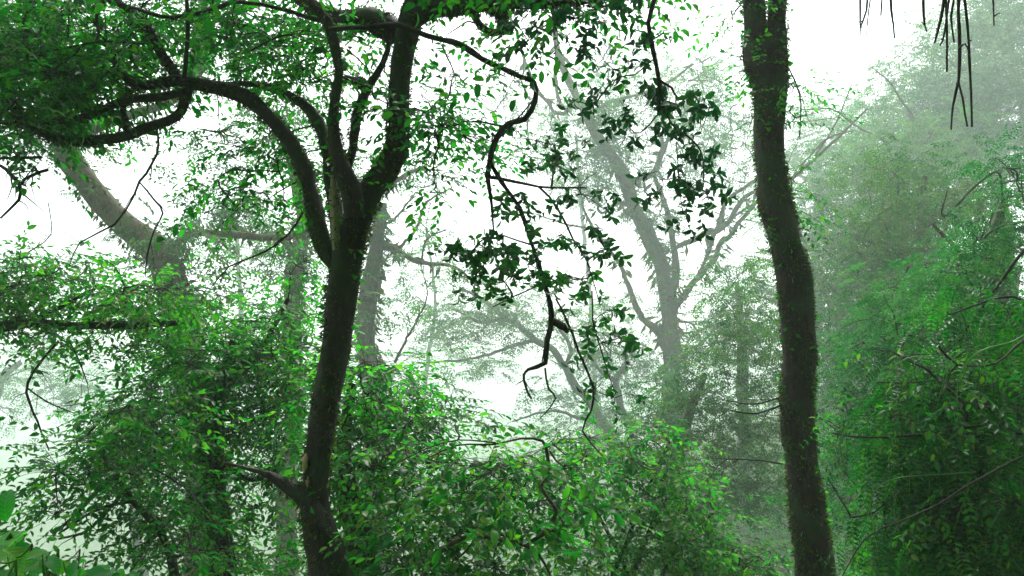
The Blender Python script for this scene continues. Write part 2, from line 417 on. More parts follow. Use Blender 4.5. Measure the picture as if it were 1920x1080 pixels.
class Tree:
    def __init__(s, name, label, cat, base, bark, group=None, origin=None):
        s.root = bpy.data.objects.new(name, None); COL.objects.link(s.root)
        s.root.empty_display_size = .3
        s.root['label'] = label; s.root['category'] = cat
        if group: s.root['group'] = group
        s.base = np.asarray(base, float); s.root.location = base
        s.bark = bark; s.skel = []; s.tubes = []; s.seed = R.randrange(10 ** 6)
        s.g = np.random.default_rng(s.seed)
        dd = s.base[1] * math.cos(PITCH) + (s.base[2] - CAM_Z) * math.sin(PITCH)
        s.K = dd / float(np.interp(dd, DM[1], DM[0])) if s.base[1] > 1 else 1.0
    def part(s, name, V, f, mat, smooth=True, **k):
        return put(name, mesh_from(name, V - s.base, f, mat, None, smooth), s.root, **k)
    def limb(s, pts, d, name='limb', sides=10, rough=.22, step=None, wob=.35, mat=None, skel=True, keep=True, jag=0):
        pts = pts if isinstance(pts, np.ndarray) else trace(pts, d)
        if jag:
            pts = pts.copy()
            pts[1:-1, :3] += s.g.normal(0, jag * s.K, (len(pts) - 2, 3))
        rm = pts[:, 3].mean()
        C = catmull(pts, step or max(.05, rm * 1.2))
        n = len(C)
        w = s.g.normal(0, 1, (n, 3)); k = np.array([1, 2, 3, 2, 1.]) / 9
        if n > 5:
            for a in range(3): w[:, a] = np.convolve(w[:, a], k, 'same')
        w[0] = 0
        C[:, :3] += w * C[:, 3:4] * wob
        r = np.maximum(C[:, 3], .0015)
        V, f = tube(C[:, :3], r, sides, rough, seed=int(s.g.integers(9999)))
        if name: s.part(name, V, f, mat or s.bark)
        if keep: s.tubes.append((C[:, :3], r))
        if skel: s.skel.append(C)
        return C
    def bare(s, lines, d, mat=None, name='twigs', n_sub=3, sub_len=.35, sides=4, soup=None, ang=.7):
        """thin leafless twigs with side twigs, joined into one part"""
        own = soup is None; sub_len = sub_len * s.K
        soup = soup or Soup()
        for l in lines:
            pts = l if isinstance(l, np.ndarray) else trace(l, d)
            C = catmull(pts, .06); C[1:, :3] += s.g.normal(0, .25, (len(C) - 1, 3)) * np.maximum(C[1:, 3:4], .003)
            V, f = tube(C[:, :3], np.maximum(C[:, 3], .0015), sides + 1); soup.add(V, f, np.full(len(f), .3))
            s.skel.append(C)
            for q in range(n_sub):
                i = int(s.g.integers(len(C) // 4, len(C) - 1))
                t = unit(C[min(i + 1, len(C) - 1), :3] - C[i - 1, :3])
                dr = unit(t + s.g.normal(0, ang, 3)); L = sub_len * s.g.uniform(.4, 1.2)
                m = np.linspace(0, 1, 6)[:, None]
                Q = C[i, :3] + dr * m * L + np.cumsum(s.g.normal(0, .03 * L * 2, (6, 3)), 0) * m + np.array([0, 0, -.15 * L]) * m ** 2
                V, f = tube(Q, np.linspace(max(C[i, 3] * .6, .002), .0012, 6), 3); soup.add(V, f, np.full(len(f), .3))
        if own: soup.build(name, mat or M['twig'], s.root, s.base, kind='stuff')
    def crown(s, blobs, kind, size, mat, lod=1, k=9, rc=.32, name='crown', twig_mat=None, leaf_objs=0, obj_mat=None, obj_shape=None,
              twr=.008, droop=.3, connect=True, flat=.5, shell=False, cen0=None, tint=.25):
        """blobs: (px, py, rx, ry, d, dd, clusters) ellipsoids of leafy clumps"""
        size, rc, twr = size * s.K, rc * s.K, twr * s.K
        g = s.g; cen = list(cen0) if cen0 is not None else []
        for b in blobs:
            px, py, rx, ry, d, dd, n = b[:7]
            u = unit(g.normal(0, 1, (n, 3))) * g.uniform(0, 1, (n, 1)) ** (1 / 3 if not shell else 1 / 6)
            for a in u: 
                q = P(px + a[0] * rx, py + a[1] * ry, d + a[2] * dd)
                z = float(ground_z(q[0], q[1]))
                if q[2] < z + .15: q[2] = z + .15 + abs(a[1]) * .2
                cen.append(q)
        cen = np.array(cen)
        tw = Soup()
        sk = np.vstack(s.skel)[:, :3] if (connect and s.skel) else None
        if sk is not None:
            dist = np.array([np.min(np.linalg.norm(sk - q, axis=1)) for q in cen])
            for i in np.argsort(dist):
                q = cen[i]; dd_ = np.linalg.norm(sk - q, axis=1); j = int(np.argmin(dd_)); L = dd_[j]
                if L < .05: continue
                a = sk[j]; n = max(4, int(L / .12)) if L < 4 else 30
                t = np.linspace(0, 1, n + 1)[:, None]
                mid = (a + q) / 2 + g.normal(0, .14 * L, 3) + np.array([0, 0, .12 * L])
                C = a * (1 - t) ** 2 + mid * 2 * t * (1 - t) + q * t * t
                w = np.cumsum(g.normal(0, .02 * L ** .5, C.shape), 0); C = C + (w - w[-1] * t) * (t > 0)
                r = np.linspace(twr * (1 + .8 * min(L, 3)), twr * .45, n + 1)
                V, f = tube(C, r, 4); tw.add(V, f, np.full(len(f), .3))
                sk = np.vstack([sk, C[1:]])
        nc = len(cen)
        rcs = rc * g.uniform(.6, 1.3, nc)
        ncl = np.maximum(1, (k * (rcs / rc) ** 1.5 * g.uniform(.5, 1.4, nc)).astype(int))
        idx = np.repeat(np.arange(nc), ncl); n = len(idx)
        off = g.normal(0, 1, (n, 3)) * rcs[idx][:, None] * np.array([1, 1, flat])
        pos = cen[idx] + off * .8
        hd = g.uniform(0, 2 * math.pi, n)
        out = off * np.array([1, 1, .5]); out = unit(out) * .8 + np.stack([np.cos(hd), np.sin(hd), g.normal(0, .3, n)], -1) * .6
        out[:, 2] -= droop * g.uniform(.2, 1.6, n)
        up = np.tile([0, 0, 1.0], (n, 1)) + g.normal(0, .3, (n, 3))
        Rm = frames(out, up)
        var = g.integers(0, 10, n)
        # short twigs to cluster centre
        ctint = g.normal(0, tint, nc)
        lv = {0: leaf_shape(0, LW[kind]), 1: leaf_shape(1, LW[kind]), 2: leaf_shape(2, LW[kind])}
        leafs = Soup(); allp, allr, alls, allc = [], [], [], []
        for v in range(10):
            sel = np.where(var == v)[0]
            if not len(sel): continue
            p, fr, sc, twl = SPR[kind][v]
            ss = size * g.uniform(.75, 1.2, len(sel))
            wp = np.einsum('nij,vj->nvi', Rm[sel], p) * ss[:, None, None] + pos[sel][:, None]
            wr = np.einsum('nij,vjk->nvik', Rm[sel], fr)
            ws = ss[:, None] * sc[None]
            rn = np.clip(g.uniform(0, .86, (len(sel), len(p))) * .75 + .12 + ctint[idx[sel]][:, None], .0, .93)
            rn = np.where(g.uniform(0, 1, rn.shape) < .022, 1.0, rn)
            allp.append(wp.reshape(-1, 3)); allr.append(wr.reshape(-1, 3, 3)); alls.append(ws.ravel()); allc.append(rn.ravel())
            tl = np.vstack([[0, 0, 0], twl]) if np.linalg.norm(twl[0]) > .01 and kind != 'rosette' else twl
            if lod < 2 or kind == 'pinnate':
                # rachis tubes, three sided, vectorised
                m_ = len(tl); a = np.array([0, 2.1, 4.2])
                ring = np.stack([np.cos(a), np.zeros(3), np.sin(a)], -1)
                rr = np.linspace(.035, .012, m_)
                loc = tl[:, None] + ring[None] * rr[:, None, None]
                loc = loc.reshape(-1, 3)
                Wv = np.einsum('nij,vj->nvi', Rm[sel], loc) * ss[:, None, None] + pos[sel][:, None]
                i0 = np.arange(m_ - 1)[:, None] * 3; j0 = np.arange(3)[None]
                f = np.stack([i0 + j0, i0 + (j0 + 1) % 3, i0 + 3 + (j0 + 1) % 3, i0 + 3 + j0], -1).reshape(-1, 4)
                ff = (f[None] + (np.arange(len(sel)) * len(loc))[:, None, None]).reshape(-1, 4)
                tw.add(Wv.reshape(-1, 3), ff, np.full(len(ff), .3))
        # twigs from cluster centre to spray base, vectorised
        if lod < 2:
            a = np.array([0, 2.1, 4.2])
            axis = pos - cen[idx]; L = np.linalg.norm(axis, axis=1); ok = L > .03
            A, B = cen[idx][ok], pos[ok]
            mid = (A + B) / 2 + g.normal(0, .06, A.shape) * L[ok][:, None]
            fr = frames(B - A, np.tile([.1, .2, 1.0], (len(A), 1)))
            ring = np.stack([np.cos(a), np.zeros(3), np.sin(a)], -1)
            rings = [q[:, None] + np.einsum('nij,vj->nvi', fr, ring) * rr for q, rr in ((A, twr * .45), (mid, twr * .35), (B, twr * .22))]
            Wv = np.concatenate(rings, 1); i0 = np.arange(2)[:, None] * 3; j0 = np.arange(3)[None]
            f = np.stack([i0 + j0, i0 + (j0 + 1) % 3, i0 + 3 + (j0 + 1) % 3, i0 + 3 + j0], -1).reshape(-1, 4)
            ff = (f[None] + (np.arange(len(A)) * 9)[:, None, None]).reshape(-1, 4)
            tw.add(Wv.reshape(-1, 3), ff, np.full(len(ff), .3))
        allp, allr, alls, allc = map(np.concatenate, (allp, allr, alls, allc))
        if leaf_objs:
            # the leaves that show largest become single objects
            d = allp[:, 1] * math.cos(PITCH) + (allp[:, 2] - CAM_Z) * math.sin(PITCH)
            u = 960 + F * allp[:, 0] / np.maximum(d, .1)
            vz = -allp[:, 1] * math.sin(PITCH) + (allp[:, 2] - CAM_Z) * math.cos(PITCH); v = 540 - F * vz / np.maximum(d, .1)
            app = np.where((u > 5) & (u < 1915) & (v > 5) & (v < 1075) & (d > .5), alls / np.maximum(d, .5), 0)
            pick = np.argsort(-app)[:leaf_objs]; pick = pick[app[pick] > 0]
            V0, F0 = obj_shape or leaf_shape(0, LW[kind])
            shapes = []
            for q in range(4):
                gg = np.random.default_rng(q); V1 = V0.copy()
                V1[:, 2] += gg.uniform(-.2, .1) * V1[:, 1] ** 2 + V1[:, 0] * gg.uniform(-.2, .2) * V1[:, 1]; V1[:, 0] *= gg.uniform(.9, 1.15)
                shapes.append(mesh_from('leaf', V1, F0, obj_mat or M['leaf_obj'], None, True))
            from mathutils import Matrix
            for q in pick:
                o = bpy.data.objects.new('leaf', shapes[int(q) % 4]); COL.objects.link(o); o.parent = s.root
                mt = Matrix(allr[q].tolist()).to_4x4() @ Matrix.Diagonal((alls[q],) * 3 + (1,))
                mt.translation = Vector(allp[q] - s.base); o.matrix_local = mt
            keep = np.ones(len(allp), bool); keep[pick] = False
            allp, allr, alls, allc = allp[keep], allr[keep], alls[keep], allc[keep]
        if len(allp):
            V, Fq = lv[lod]
            bake_leaves(leafs, allp, allr, alls, V, Fq, allc)
            leafs.build(name, mat, s.root, s.base, kind='stuff')
        tw.build('twigs', twig_mat or M['twig'], s.root, s.base, kind='stuff')
        return cen
    def crown_at(s, cen, kind, size, mat, **k):
        return s.crown([], kind, size, mat, lod=2, k=9, rc=.7, cen0=cen, **k)
    def tufts(s, density=900, length=.03, mat=None, rmin=.02, name='moss', width=.28, down=.5, ylim=None, up_bias=0):
        """short moss blades standing on the bark, thick where the bark is"""
        g = s.g; ps, ax = [], []; length, density, rmin = length * s.K, density / s.K ** 2, rmin * s.K
        for C, r in s.tubes:
            if r.mean() < rmin: continue
            seg = np.linalg.norm(np.diff(C, axis=0), axis=1)
            area = seg * 2 * math.pi * (r[:-1] + r[1:]) / 2
            n = g.poisson(area * density)
            T = unit(np.diff(C, axis=0)); ref = unit(np.cross(T, np.array([.3, .2, .93]))); bi = np.cross(T, ref)
            ii = np.repeat(np.arange(len(n)), n)
            if not len(ii): continue
            a = g.uniform(0, 6.283, len(ii)); t = g.uniform(0, 1, len(ii))
            clump = np.sin(C[ii, 2] * 9 + a * 2 + np.sin(C[ii, 0] * 13)) + np.sin(a * 3 + C[ii, 2] * 23) > -0.3
            nrm = ref[ii] * np.cos(a)[:, None] + bi[ii] * np.sin(a)[:, None]
            rr = (r[ii] * (1 - t) + r[ii + 1] * t)[:, None]
            p = C[ii] * (1 - t)[:, None] + C[ii + 1] * t[:, None] + nrm * rr * .97
            p, nrm = p[clump], nrm[clump]
            ps.append(p); ax.append(nrm + g.normal(0, .45, p.shape) + np.array([0, 0, -down]))
        if not ps: return
        p = np.vstack(ps); ax = np.vstack(ax)
        V, Fq = leaf_shape(2, width)
        so = Soup(); sc = length * g.uniform(.4, 1.5, len(p))
        bake_leaves(so, p, frames(ax, g.normal(0, 1, p.shape)), sc, V, Fq, g.uniform(0, .9, len(p)))
        so.build(name, mat or M['moss'], s.root, s.base, kind='stuff')
    def strands(s, boxes, name='hanging_roots', mat=None, r=.0016):
        """thin hanging strands (px range, py start, length px, depth, n)"""
        so = Soup(); g = s.g; r = r * s.K
        for (x0, x1, y0, y1, d, dd, L0, L1, n) in boxes:
            for i in range(n):
                a = P(g.uniform(x0, x1), g.uniform(y0, y1), d + g.uniform(-dd, dd)); L = g.uniform(L0, L1) * s.K
                m_ = 9; t = np.linspace(0, 1, m_)[:, None]
                C = a + np.array([0, 0, -L]) * t + np.cumsum(g.normal(0, .012, (m_, 3)) * np.array([1, 1, .2]), 0)
                V, f = tube(C, np.linspace(r, r * .5, m_) * g.uniform(.6, 1.6), 3); so.add(V, f, np.full(len(f), .4))
        so.build(name, mat or M['twig'], s.root, s.base, kind='stuff')

def root_at(pts, d):
    q = pts[0]; p = P(q[0], q[1], q[3] if len(q) > 3 else d)
    return np.array([p[0], p[1], float(ground_z(p[0], p[1])) - .05])

def trunk_down(pts, d, flare=1.5):
    """extend a traced trunk from its lowest point to the ground"""
    T = trace(pts, d); b = T[0]
    gz = float(ground_z(b[0], b[1])) - .25
    if b[2] <= gz + .2: return T
    H = b[2] - gz
    sl = unit(T[0, :2] - T[1, :2]) * 0 if len(T) < 2 else (T[0, :2] - T[1, :2]) / max(T[1, 2] - T[0, 2], .1)
    sl = np.clip(sl, -.25, .25)
    ex = []
    for t in (1, .93, .6, .3):
        k = flare if t == 1 else (1 + (flare - 1) * .5 if t == .93 else 1.05)
        ex.append([b[0] + sl[0] * H * t * .5, b[1] + sl[1] * H * t * .5, b[2] - H * t, b[3] * k])
    return np.vstack([np.array(ex), T])

# ============================================================ 1 the dark forked tree
D = 6.0
tr = [(618, 1090, 73.1), (603, 1020, 64.4), (592, 950, 55.7), (596, 880, 48.7), (607, 780, 48.7), (624, 660, 53.9), (640, 560, 55.7), (652, 480, 57.4), (662, 425, 57.4), (678, 380, 52.2)]
t1 = Tree('forked_tree', 'dark mossy tree forking into crooked limbs, biggest trunk left of centre', 'tree', root_at(tr, D), M['bark'])
T = trunk_down(tr, D, 1.4)
t1.limb(T, D, 'trunk', sides=22, rough=.16, wob=.1, step=.05)
t1.limb([(668, 400, 52.2), (700, 338, 48.6), (733, 285, 43.2), (746, 225, 37.8), (753, 150, 37.8), (764, 85, 39.6), (778, 20, 45, 6.0), (800, -60, 45, 5.9), (790, -200, 36, 5.6), (830, -380, 23.4, 5.2)], D, 'limb', sides=16, rough=.2)
t1.limb([(640, 505, 22), (614, 478, 34), (602, 445, 35), (594, 405, 32.4), (576, 350, 29.7), (556, 298, 28.8), (528, 250, 27.9), (500, 214, 27), (468, 187, 27.9), (430, 172, 27), (380, 162, 26.1), (330, 152, 22.5), (290, 158, 18.9), (256, 160, 18), (235, 147, 13.5), (216, 133, 9)], D, 'limb', sides=14, rough=.24)
t1.limb([(352, 165, 20), (346, 192, 19), (332, 220, 18), (292, 233, 18), (240, 248, 20), (190, 257, 20), (130, 262, 19), (82, 250, 15), (40, 236, 12), (-40, 228, 10), (-160, 250, 7)], 5.95, 'limb', sides=10)
t1.limb([(345, 172, 14), (280, 184, 15), (236, 188, 15), (190, 205, 15), (150, 222, 13), (100, 228, 11), (40, 222, 8), (-30, 205, 5)], 5.85, 'limb')
t1.limb([(262, 168, 8), (236, 172, 9), (230, 200, 11), (236, 228, 12), (240, 246, 13)], 5.9, 'limb', sides=8)
t1.limb([(335, 158, 20), (318, 120, 19), (298, 88, 18), (272, 45, 16), (238, 15, 14), (195, -12, 12), (120, -70, 9)], 6.1, 'limb')
t1.limb([(345, 148, 9), (349, 90, 8), (351, 30, 8), (346, -60, 6)], 5.9, 'limb', sides=7)
t1.limb([(665, 410, 40), (652, 350, 38), (636, 298, 28), (626, 230, 20), (630, 170, 18), (634, 130, 17), (622, 75, 20), (614, 42, 20), (592, 15, 15), (556, -25, 13), (520, -90, 10)], 5.8, 'limb', sides=12)
t1.limb([(616, 55, 9.6), (650, 52, 8.8), (700, 46, 9.6), (748, 42, 10.4), (775, 55, 9.6), (820, 72, 9.6), (860, 86, 10.4), (900, 105, 9.6), (940, 128, 9.6), (975, 147, 9.6), (1001, 159, 10.4), (999, 188, 9.6), (983, 217, 11.2), (958, 235, 9.6), (930, 250, 11.2), (918, 285, 10.4), (914, 332, 8)], 5.5, 'limb', sides=10, jag=.016, rough=.45)
t1.limb([(652, 330, 14, 6), (662, 275, 16, 6.1), (668, 222, 19, 6.2), (690, 162, 16, 6.2), (716, 118, 12, 6.2), (729, 70, 9, 6.2), (724, 25, 7, 6.2)], 6.1, 'limb')
t1.limb([(690, 162, 18, 6.2), (672, 152, 20, 6.3), (652, 148, 14, 6.4)], 6.2, 'limb', sides=8)
t1.limb([(645, 470, 30, 6.2), (628, 390, 26, 6.4), (616, 320, 24, 6.5), (608, 255, 23, 6.6), (586, 206, 22, 6.6), (545, 182, 18, 6.6), (500, 165, 14, 6.6), (450, 156, 10, 6.6), (400, 158, 7, 6.5)], 6.5, 'limb', mat=M['bark_red'])
t1.limb([(632, 468, 14, 5.9), (628, 420, 15, 5.85), (622, 370, 12, 5.85), (626, 330, 8, 5.9)], 5.9, 'broken_branch', mat=M['bark_pale'], skel=False, rough=.5)
t1.limb([(602, 1000, 30), (592, 962, 40), (570, 935, 36), (540, 915, 27), (505, 890, 15), (468, 879, 8), (420, 868, 5)], 5.9, 'limb')
t1.limb([(745, 60, 44, 6.2), (700, 42, 46, 6.3), (650, 45, 40, 6.4), (600, 20, 32, 6.5), (540, -20, 26, 6.6), (440, -80, 20, 6.8)], 6.3, 'limb', sides=12)
t1.limb([(770, 40, 40, 5.9), (830, 12, 34, 5.8), (900, 2, 30, 5.6), (980, 4, 28, 5.4), (1080, -2, 24, 5.2), (1180, -14, 18, 5), (1290, -30, 14, 4.8), (1400, -60, 8, 4.6)], 5.6, 'limb', sides=12)
t1.limb([(925, 0, 26, 5.6), (936, 30, 28, 5.7), (944, 62, 22, 5.7)], 5.6, 'broken_branch', sides=10, rough=.4)
t1.limb([(870, 0, 14, 6.2), (900, 45, 14, 6.4), (925, 62, 15, 6.4), (945, 55, 12, 6.4)], 6.2, 'limb', sides=8)
t1.limb([(200, -10, 8), (180, 30, 6), (185, 60, 6), (178, 80, 5)], 5.6, 'limb', sides=6)
# drooping dead branch and its forks
t1.limb([(918, 300, 8), (945, 335, 7.2), (972, 392, 7.2), (996, 455, 7.2), (1014, 520, 8), (1030, 590, 10.4), (1026, 640, 9.6), (1016, 678, 10.4), (992, 690, 5.6), (982, 705, 4)], 5.5, 'limb', sides=8, rough=.55, jag=.014)
t1.bare([[(982, 700, 5), (984, 722, 5), (997, 748, 4)], [(1022, 690, 4), (1028, 728, 4), (1042, 748, 3), (1012, 785, 2)],
         [(1042, 560, 4), (1062, 600, 5), (1085, 660, 5), (1112, 728, 5), (1108, 770, 4), (1092, 808, 4), (1130, 855, 2)],
         [(1030, 600, 12), (1050, 612, 16), (1065, 625, 6)],
         [(914, 330, 10), (922, 380, 6), (926, 440, 3)], [(914, 332, 8), (955, 340, 7), (1010, 350, 5), (1048, 395, 5), (1075, 450, 4), (1100, 490, 3), (1125, 570, 2)],
         [(1008, 350, 5), (1060, 352, 4), (1100, 352, 3)], [(925, 575, 2), (960, 558, 3), (1010, 535, 3)], [(880, 480, 3), (920, 440, 3), (1000, 460, 4)],
         [(1110, 545, 3), (1112, 600, 3), (1125, 650, 3), (1140, 700, 2), (1155, 740, 2)], [(870, 228, 3), (900, 229, 4), (940, 236, 5)]], 5.5, n_sub=2, sub_len=.16)
t1.bare([[(775, 55, 3), (900, 105, 3), (975, 147, 3), (1001, 159, 3), (999, 188, 3), (958, 235, 3), (918, 285, 3), (914, 332, 3)], [(918, 300, 3), (972, 392, 3), (1014, 520, 3), (1030, 590, 3), (1016, 678, 3)]], 5.48, n_sub=26, sub_len=.14, ang=1.0)
# fine arcing twigs on the left
t1.bare([[(290, 235, 4), (298, 270, 5), (285, 310, 5), (262, 340, 5), (250, 370, 4), (215, 420, 4), (150, 455, 3), (130, 500, 2)],
         [(262, 342, 3), (290, 375, 4), (306, 400, 4), (290, 430, 3), (276, 480, 3), (272, 520, 2)],
         [(568, 398, 5), (540, 440, 4), (490, 475, 4), (430, 500, 3), (395, 540, 2)],
         [(0, 310, 6), (20, 325, 8), (37, 345, 8), (35, 375, 6), (0, 410, 4)], [(90, 318, 7), (60, 328, 6), (37, 345, 6)], [(-20, 298, 5), (40, 296, 6), (80, 294, 6)],
         [(60, 100, 4), (40, 60, 4), (55, 10, 5), (60, -30, 5)], [(130, -10, 3), (128, 70, 3)], [(85, 185, 3), (160, 175, 4), (250, 80, 3)],
         [(50, 103, 4), (130, 88, 4), (200, 78, 5), (280, 83, 4)], [(200, 0, 5), (300, 30, 8), (345, 28, 8), (400, 20, 10), (440, 5, 8), (520, 15, 8), (600, 40, 10)],
         [(470, 95, 3), (520, 70, 4), (560, 62, 5)], [(650, 92, 3), (690, 130, 3), (700, 180, 2)]], 5.8, n_sub=5, sub_len=.25)
t1.strands([(700, 1000, 60, 120, 5.6, .4, .15, .8, 70), (250, 380, -40, 20, 6, .3, .2, .7, 34), (915, 985, 130, 240, 5.5, .1, .1, .5, 22), (380, 640, 120, 180, 6.2, .3, .1, .5, 40), (1000, 1345, -10, 0, 5, .3, .05, .2, 10)])
CROWN1 = [(100, 80, 220, 120, 8.8, 1.2, 30), (60, 60, 160, 90, 6, .6, 14), (420, 60, 160, 70, 8.5, 1, 12), (90, 60, 190, 100, 6.2, 1.0, 38), (50, 160, 120, 80, 6.1, .8, 21), (180, 140, 110, 70, 6.4, .7, 12), (280, 30, 100, 50, 6.4, .8, 6), (470, 190, 40, 20, 6.5, .4, 1), (470, 60, 150, 75, 6.6, .9, 22), (420, 110, 90, 30, 6.7, .6, 3),
          (560, 130, 50, 90, 6.5, .5, 9), (60, 250, 80, 50, 6.3, .5, 5), (725, 225, 36, 50, 5.9, .3, 5), (800, 215, 60, 60, 6.2, .5, 6), (850, 265, 70, 40, 5.9, .5, 5), (830, 330, 35, 30, 5.7, .2, 2),
          (440, 300, 110, 50, 6.6, .6, 7), (400, 235, 80, 30, 6.8, .4, 2), (500, 350, 50, 40, 6.6, .5, 4), (550, 290, 40, 80, 6.7, .5, 5), (480, 410, 60, 30, 6.5, .4, 2), (690, 130, 60, 60, 6.6, .4, 2),
          (1040, 25, 100, 32, 5.1, .4, 6), (985, 80, 30, 25, 5.1, .15, 1), (1150, 5, 60, 25, 5, .3, 2), (840, 120, 60, 40, 6.6, .4, 3), (640, 10, 120, 50, 6.4, .5, 6),
          (250, -220, 520, 170, 6.2, 2.4, 110), (900, -240, 420, 150, 5.4, 2.2, 90)]
DROOP1 = [(890, 475, 45, 22, 5.5, .12, 2), (960, 475, 40, 22, 5.5, .12, 2), (1090, 355, 28, 15, 5.5, .1, 1), (1100, 440, 55, 25, 5.5, .15, 2), (1075, 520, 20, 12, 5.5, .08, 1), (955, 525, 22, 12, 5.5, .08, 1), (1145, 480, 18, 15, 5.5, .06, 1), (1118, 585, 12, 12, 5.5, .05, 1),
          (1122, 640, 10, 12, 5.5, .05, 1), (1156, 742, 8, 8, 5.5, .03, 1), (990, 400, 25, 35, 5.5, .1, 1), (1035, 290, 28, 25, 5.8, .1, 2)]
t1.crown(DROOP1, 'rosette', .072, M['leaf_dark'], lod=0, k=8, rc=.15, name='drooping_leaves', droop=.9)
t1.crown(CROWN1, 'broad', .067, M['leaf'], lod=1, k=9, rc=.17, leaf_objs=290, obj_mat=M['leaf_obj'])
t1.tufts(3200, .03)
t1.tufts(60, .07, mat=M['leaf'], name='creeper_leaves', width=.5, down=.4)
# pale scars where bark has torn off
for (px, py, w, h) in ((572, 868, 8, 13), (577, 905, 5, 9), (576, 925, 5, 9)):
    pts = trace([(px - 1, py + h * 1.4, w * .3), (px, py + h * .5, w * 1.5), (px, py - h * .5, w * 1.6), (px + 1, py - h * 1.4, w * .3)], D - .085)
    t1.limb(pts, D, 'bark_scar', sides=9, rough=.6, mat=M['scar'], skel=False, keep=False)

# ============================================================ 2 tall leaning trunk right
D = 8.0
tr = [(1532, 1090, 70.4), (1516, 980, 65.1), (1503, 890, 59.8), (1496, 800, 58.1), (1498, 700, 59.8), (1498, 600, 59.8), (1490, 520, 59.8), (1473, 450, 59.8), (1456, 380, 59.8), (1444, 300, 52.8), (1440, 220, 52.8), (1441, 150, 65.1), (1438, 105, 73.9), (1436, 80, 73.9)]
t2 = Tree('tall_tree', 'tall slender trunk covered in moss and creepers, forked at the top of the view', 'tree', root_at(tr, D), M['bark_red'])
t2.limb(trunk_down(tr, D, 1.3), D, 'trunk', sides=22, rough=.14, wob=.12, step=.06)
t2.limb([(1428, 130, 49.3), (1418, 70, 45.8), (1405, 10, 39.6), (1388, -60, 35.2), (1370, -160, 35.2), (1330, -300, 26.4)], D, 'limb', sides=14)
t2.limb([(1450, 130, 44), (1460, 70, 38.7), (1466, 10, 35.2), (1476, -60, 33.4), (1500, -170, 29.9), (1560, -320, 21.1)], D, 'limb', sides=14)
t2.bare([[(1480, 130, 3), (1500, 180, 3), (1500, 260, 2)], [(1520, 770, 3), (1560, 800, 3)], [(1465, 760, 5), (1420, 775, 4), (1370, 770, 3)], [(1465, 745, 4), (1410, 758, 3), (1350, 748, 2)], [(1468, 870, 3), (1410, 862, 3), (1340, 860, 2)]], D, n_sub=2, sub_len=.4, ang=.45)
t2.tufts(2800, .036)
t2.tufts(75, .06, mat=M['leaf_bush'], name='creeper_leaves', width=.5, down=.2)
t2.crown([(1402, 110, 10, 50, D, .15, 4), (1476, 170, 8, 60, D, .15, 4), (1412, 220, 6, 50, D, .15, 2), (1476, 330, 8, 60, D, .15, 3), (1385, 30, 16, 50, D, .25, 5), (1480, 230, 16, 20, D, .15, 2), (1476, 400, 14, 20, D, .1, 1), (1450, -300, 420, 150, 8, 3, 70)], 'broad', .06, M['leaf_bush'], lod=1, k=7, rc=.22)
t2.strands([(1392, 1402, 60, 80, D, .1, .3, .8, 5), (1440, 1450, 0, 20, D - .25, .03, .5, .6, 1)], name='hanging_roots', mat=M['twig'])

# ============================================================ 3 leafy branch hanging in front of the mist
D = 4.5
t3 = Tree('leafy_branch', 'drooping branch of large dark leaves hanging against the bright mist right of centre', 'branch', P(1232, -60, D), M['twig'])
t3.limb([(1236, -60, 9), (1228, -5, 9), (1216, 45, 9), (1226, 100, 9), (1233, 145, 8), (1238, 190, 6)], D, 'stem', sides=7, rough=.3, jag=.003)
t3.bare([[(1226, 110, 3), (1205, 128, 3), (1190, 140, 2)], [(1236, 150, 6), (1258, 165, 5), (1272, 185, 4), (1300, 180, 3), (1312, 200, 3), (1315, 245, 2), (1330, 200, 2)],
         [(1238, 185, 5), (1232, 215, 3), (1200, 250, 3), (1180, 240, 2)], [(1240, 185, 5), (1258, 230, 4), (1280, 250, 4), (1305, 270, 4), (1318, 300, 3), (1318, 350, 3)],
         [(1190, 125, 3), (1150, 130, 2)], [(1150, 150, 3), (1130, 175, 3), (1112, 195, 3), (1085, 190, 2)], [(1190, 140, 3), (1160, 145, 3), (1148, 160, 3)], [(1268, 265, 2), (1272, 330, 2), (1280, 400, 2)], [(1245, 60, 3), (1228, 72, 4)]], D, n_sub=0)
HB = [(1254, 68, 24, 14, 3), (1200, 95, 18, 14, 1), (1165, 125, 28, 18, 3), (1190, 135, 20, 24, 2), (1080, 190, 16, 14, 2), (1105, 205, 26, 10, 2), (1128, 222, 16, 12, 1), (1100, 172, 10, 6, 1), (1145, 200, 14, 12, 1),
      (1172, 212, 24, 16, 2), (1160, 245, 26, 12, 2), (1215, 165, 16, 20, 2), (1240, 190, 22, 20, 3), (1215, 242, 16, 16, 2), (1268, 160, 20, 10, 2), (1302, 175, 16, 8, 2), (1338, 198, 14, 16, 3), (1258, 215, 16, 14, 2),
      (1272, 245, 18, 12, 2), (1296, 258, 18, 16, 3), (1316, 285, 16, 18, 4), (1285, 302, 12, 12, 2), (1318, 320, 14, 20, 4), (1312, 350, 14, 14, 3), (1250, 345, 22, 12, 3), (1330, 372, 14, 14, 3), (1288, 360, 12, 14, 2), (1282, 392, 18, 12, 3), (1290, 420, 12, 10, 3), (1228, 372, 8, 8, 1), (1020, 20, 40, 20, 6), (1090, 30, 50, 22, 6), (1040, 70, 40, 20, 4), (1160, 10, 40, 14, 4), (1110, 75, 24, 14, 2), (985, 90, 16, 14, 1), (960, 30, 20, 30, 2)]
t3.crown([(a, b, rx * 1.35, ry * 1.35, D, .12, n) for a, b, rx, ry, n in HB], 'rosette', .060, M['leaf_hang'], lod=0, k=1, rc=.05, leaf_objs=300, obj_mat=M['leaf_hang'], twr=.0035, droop=.5)

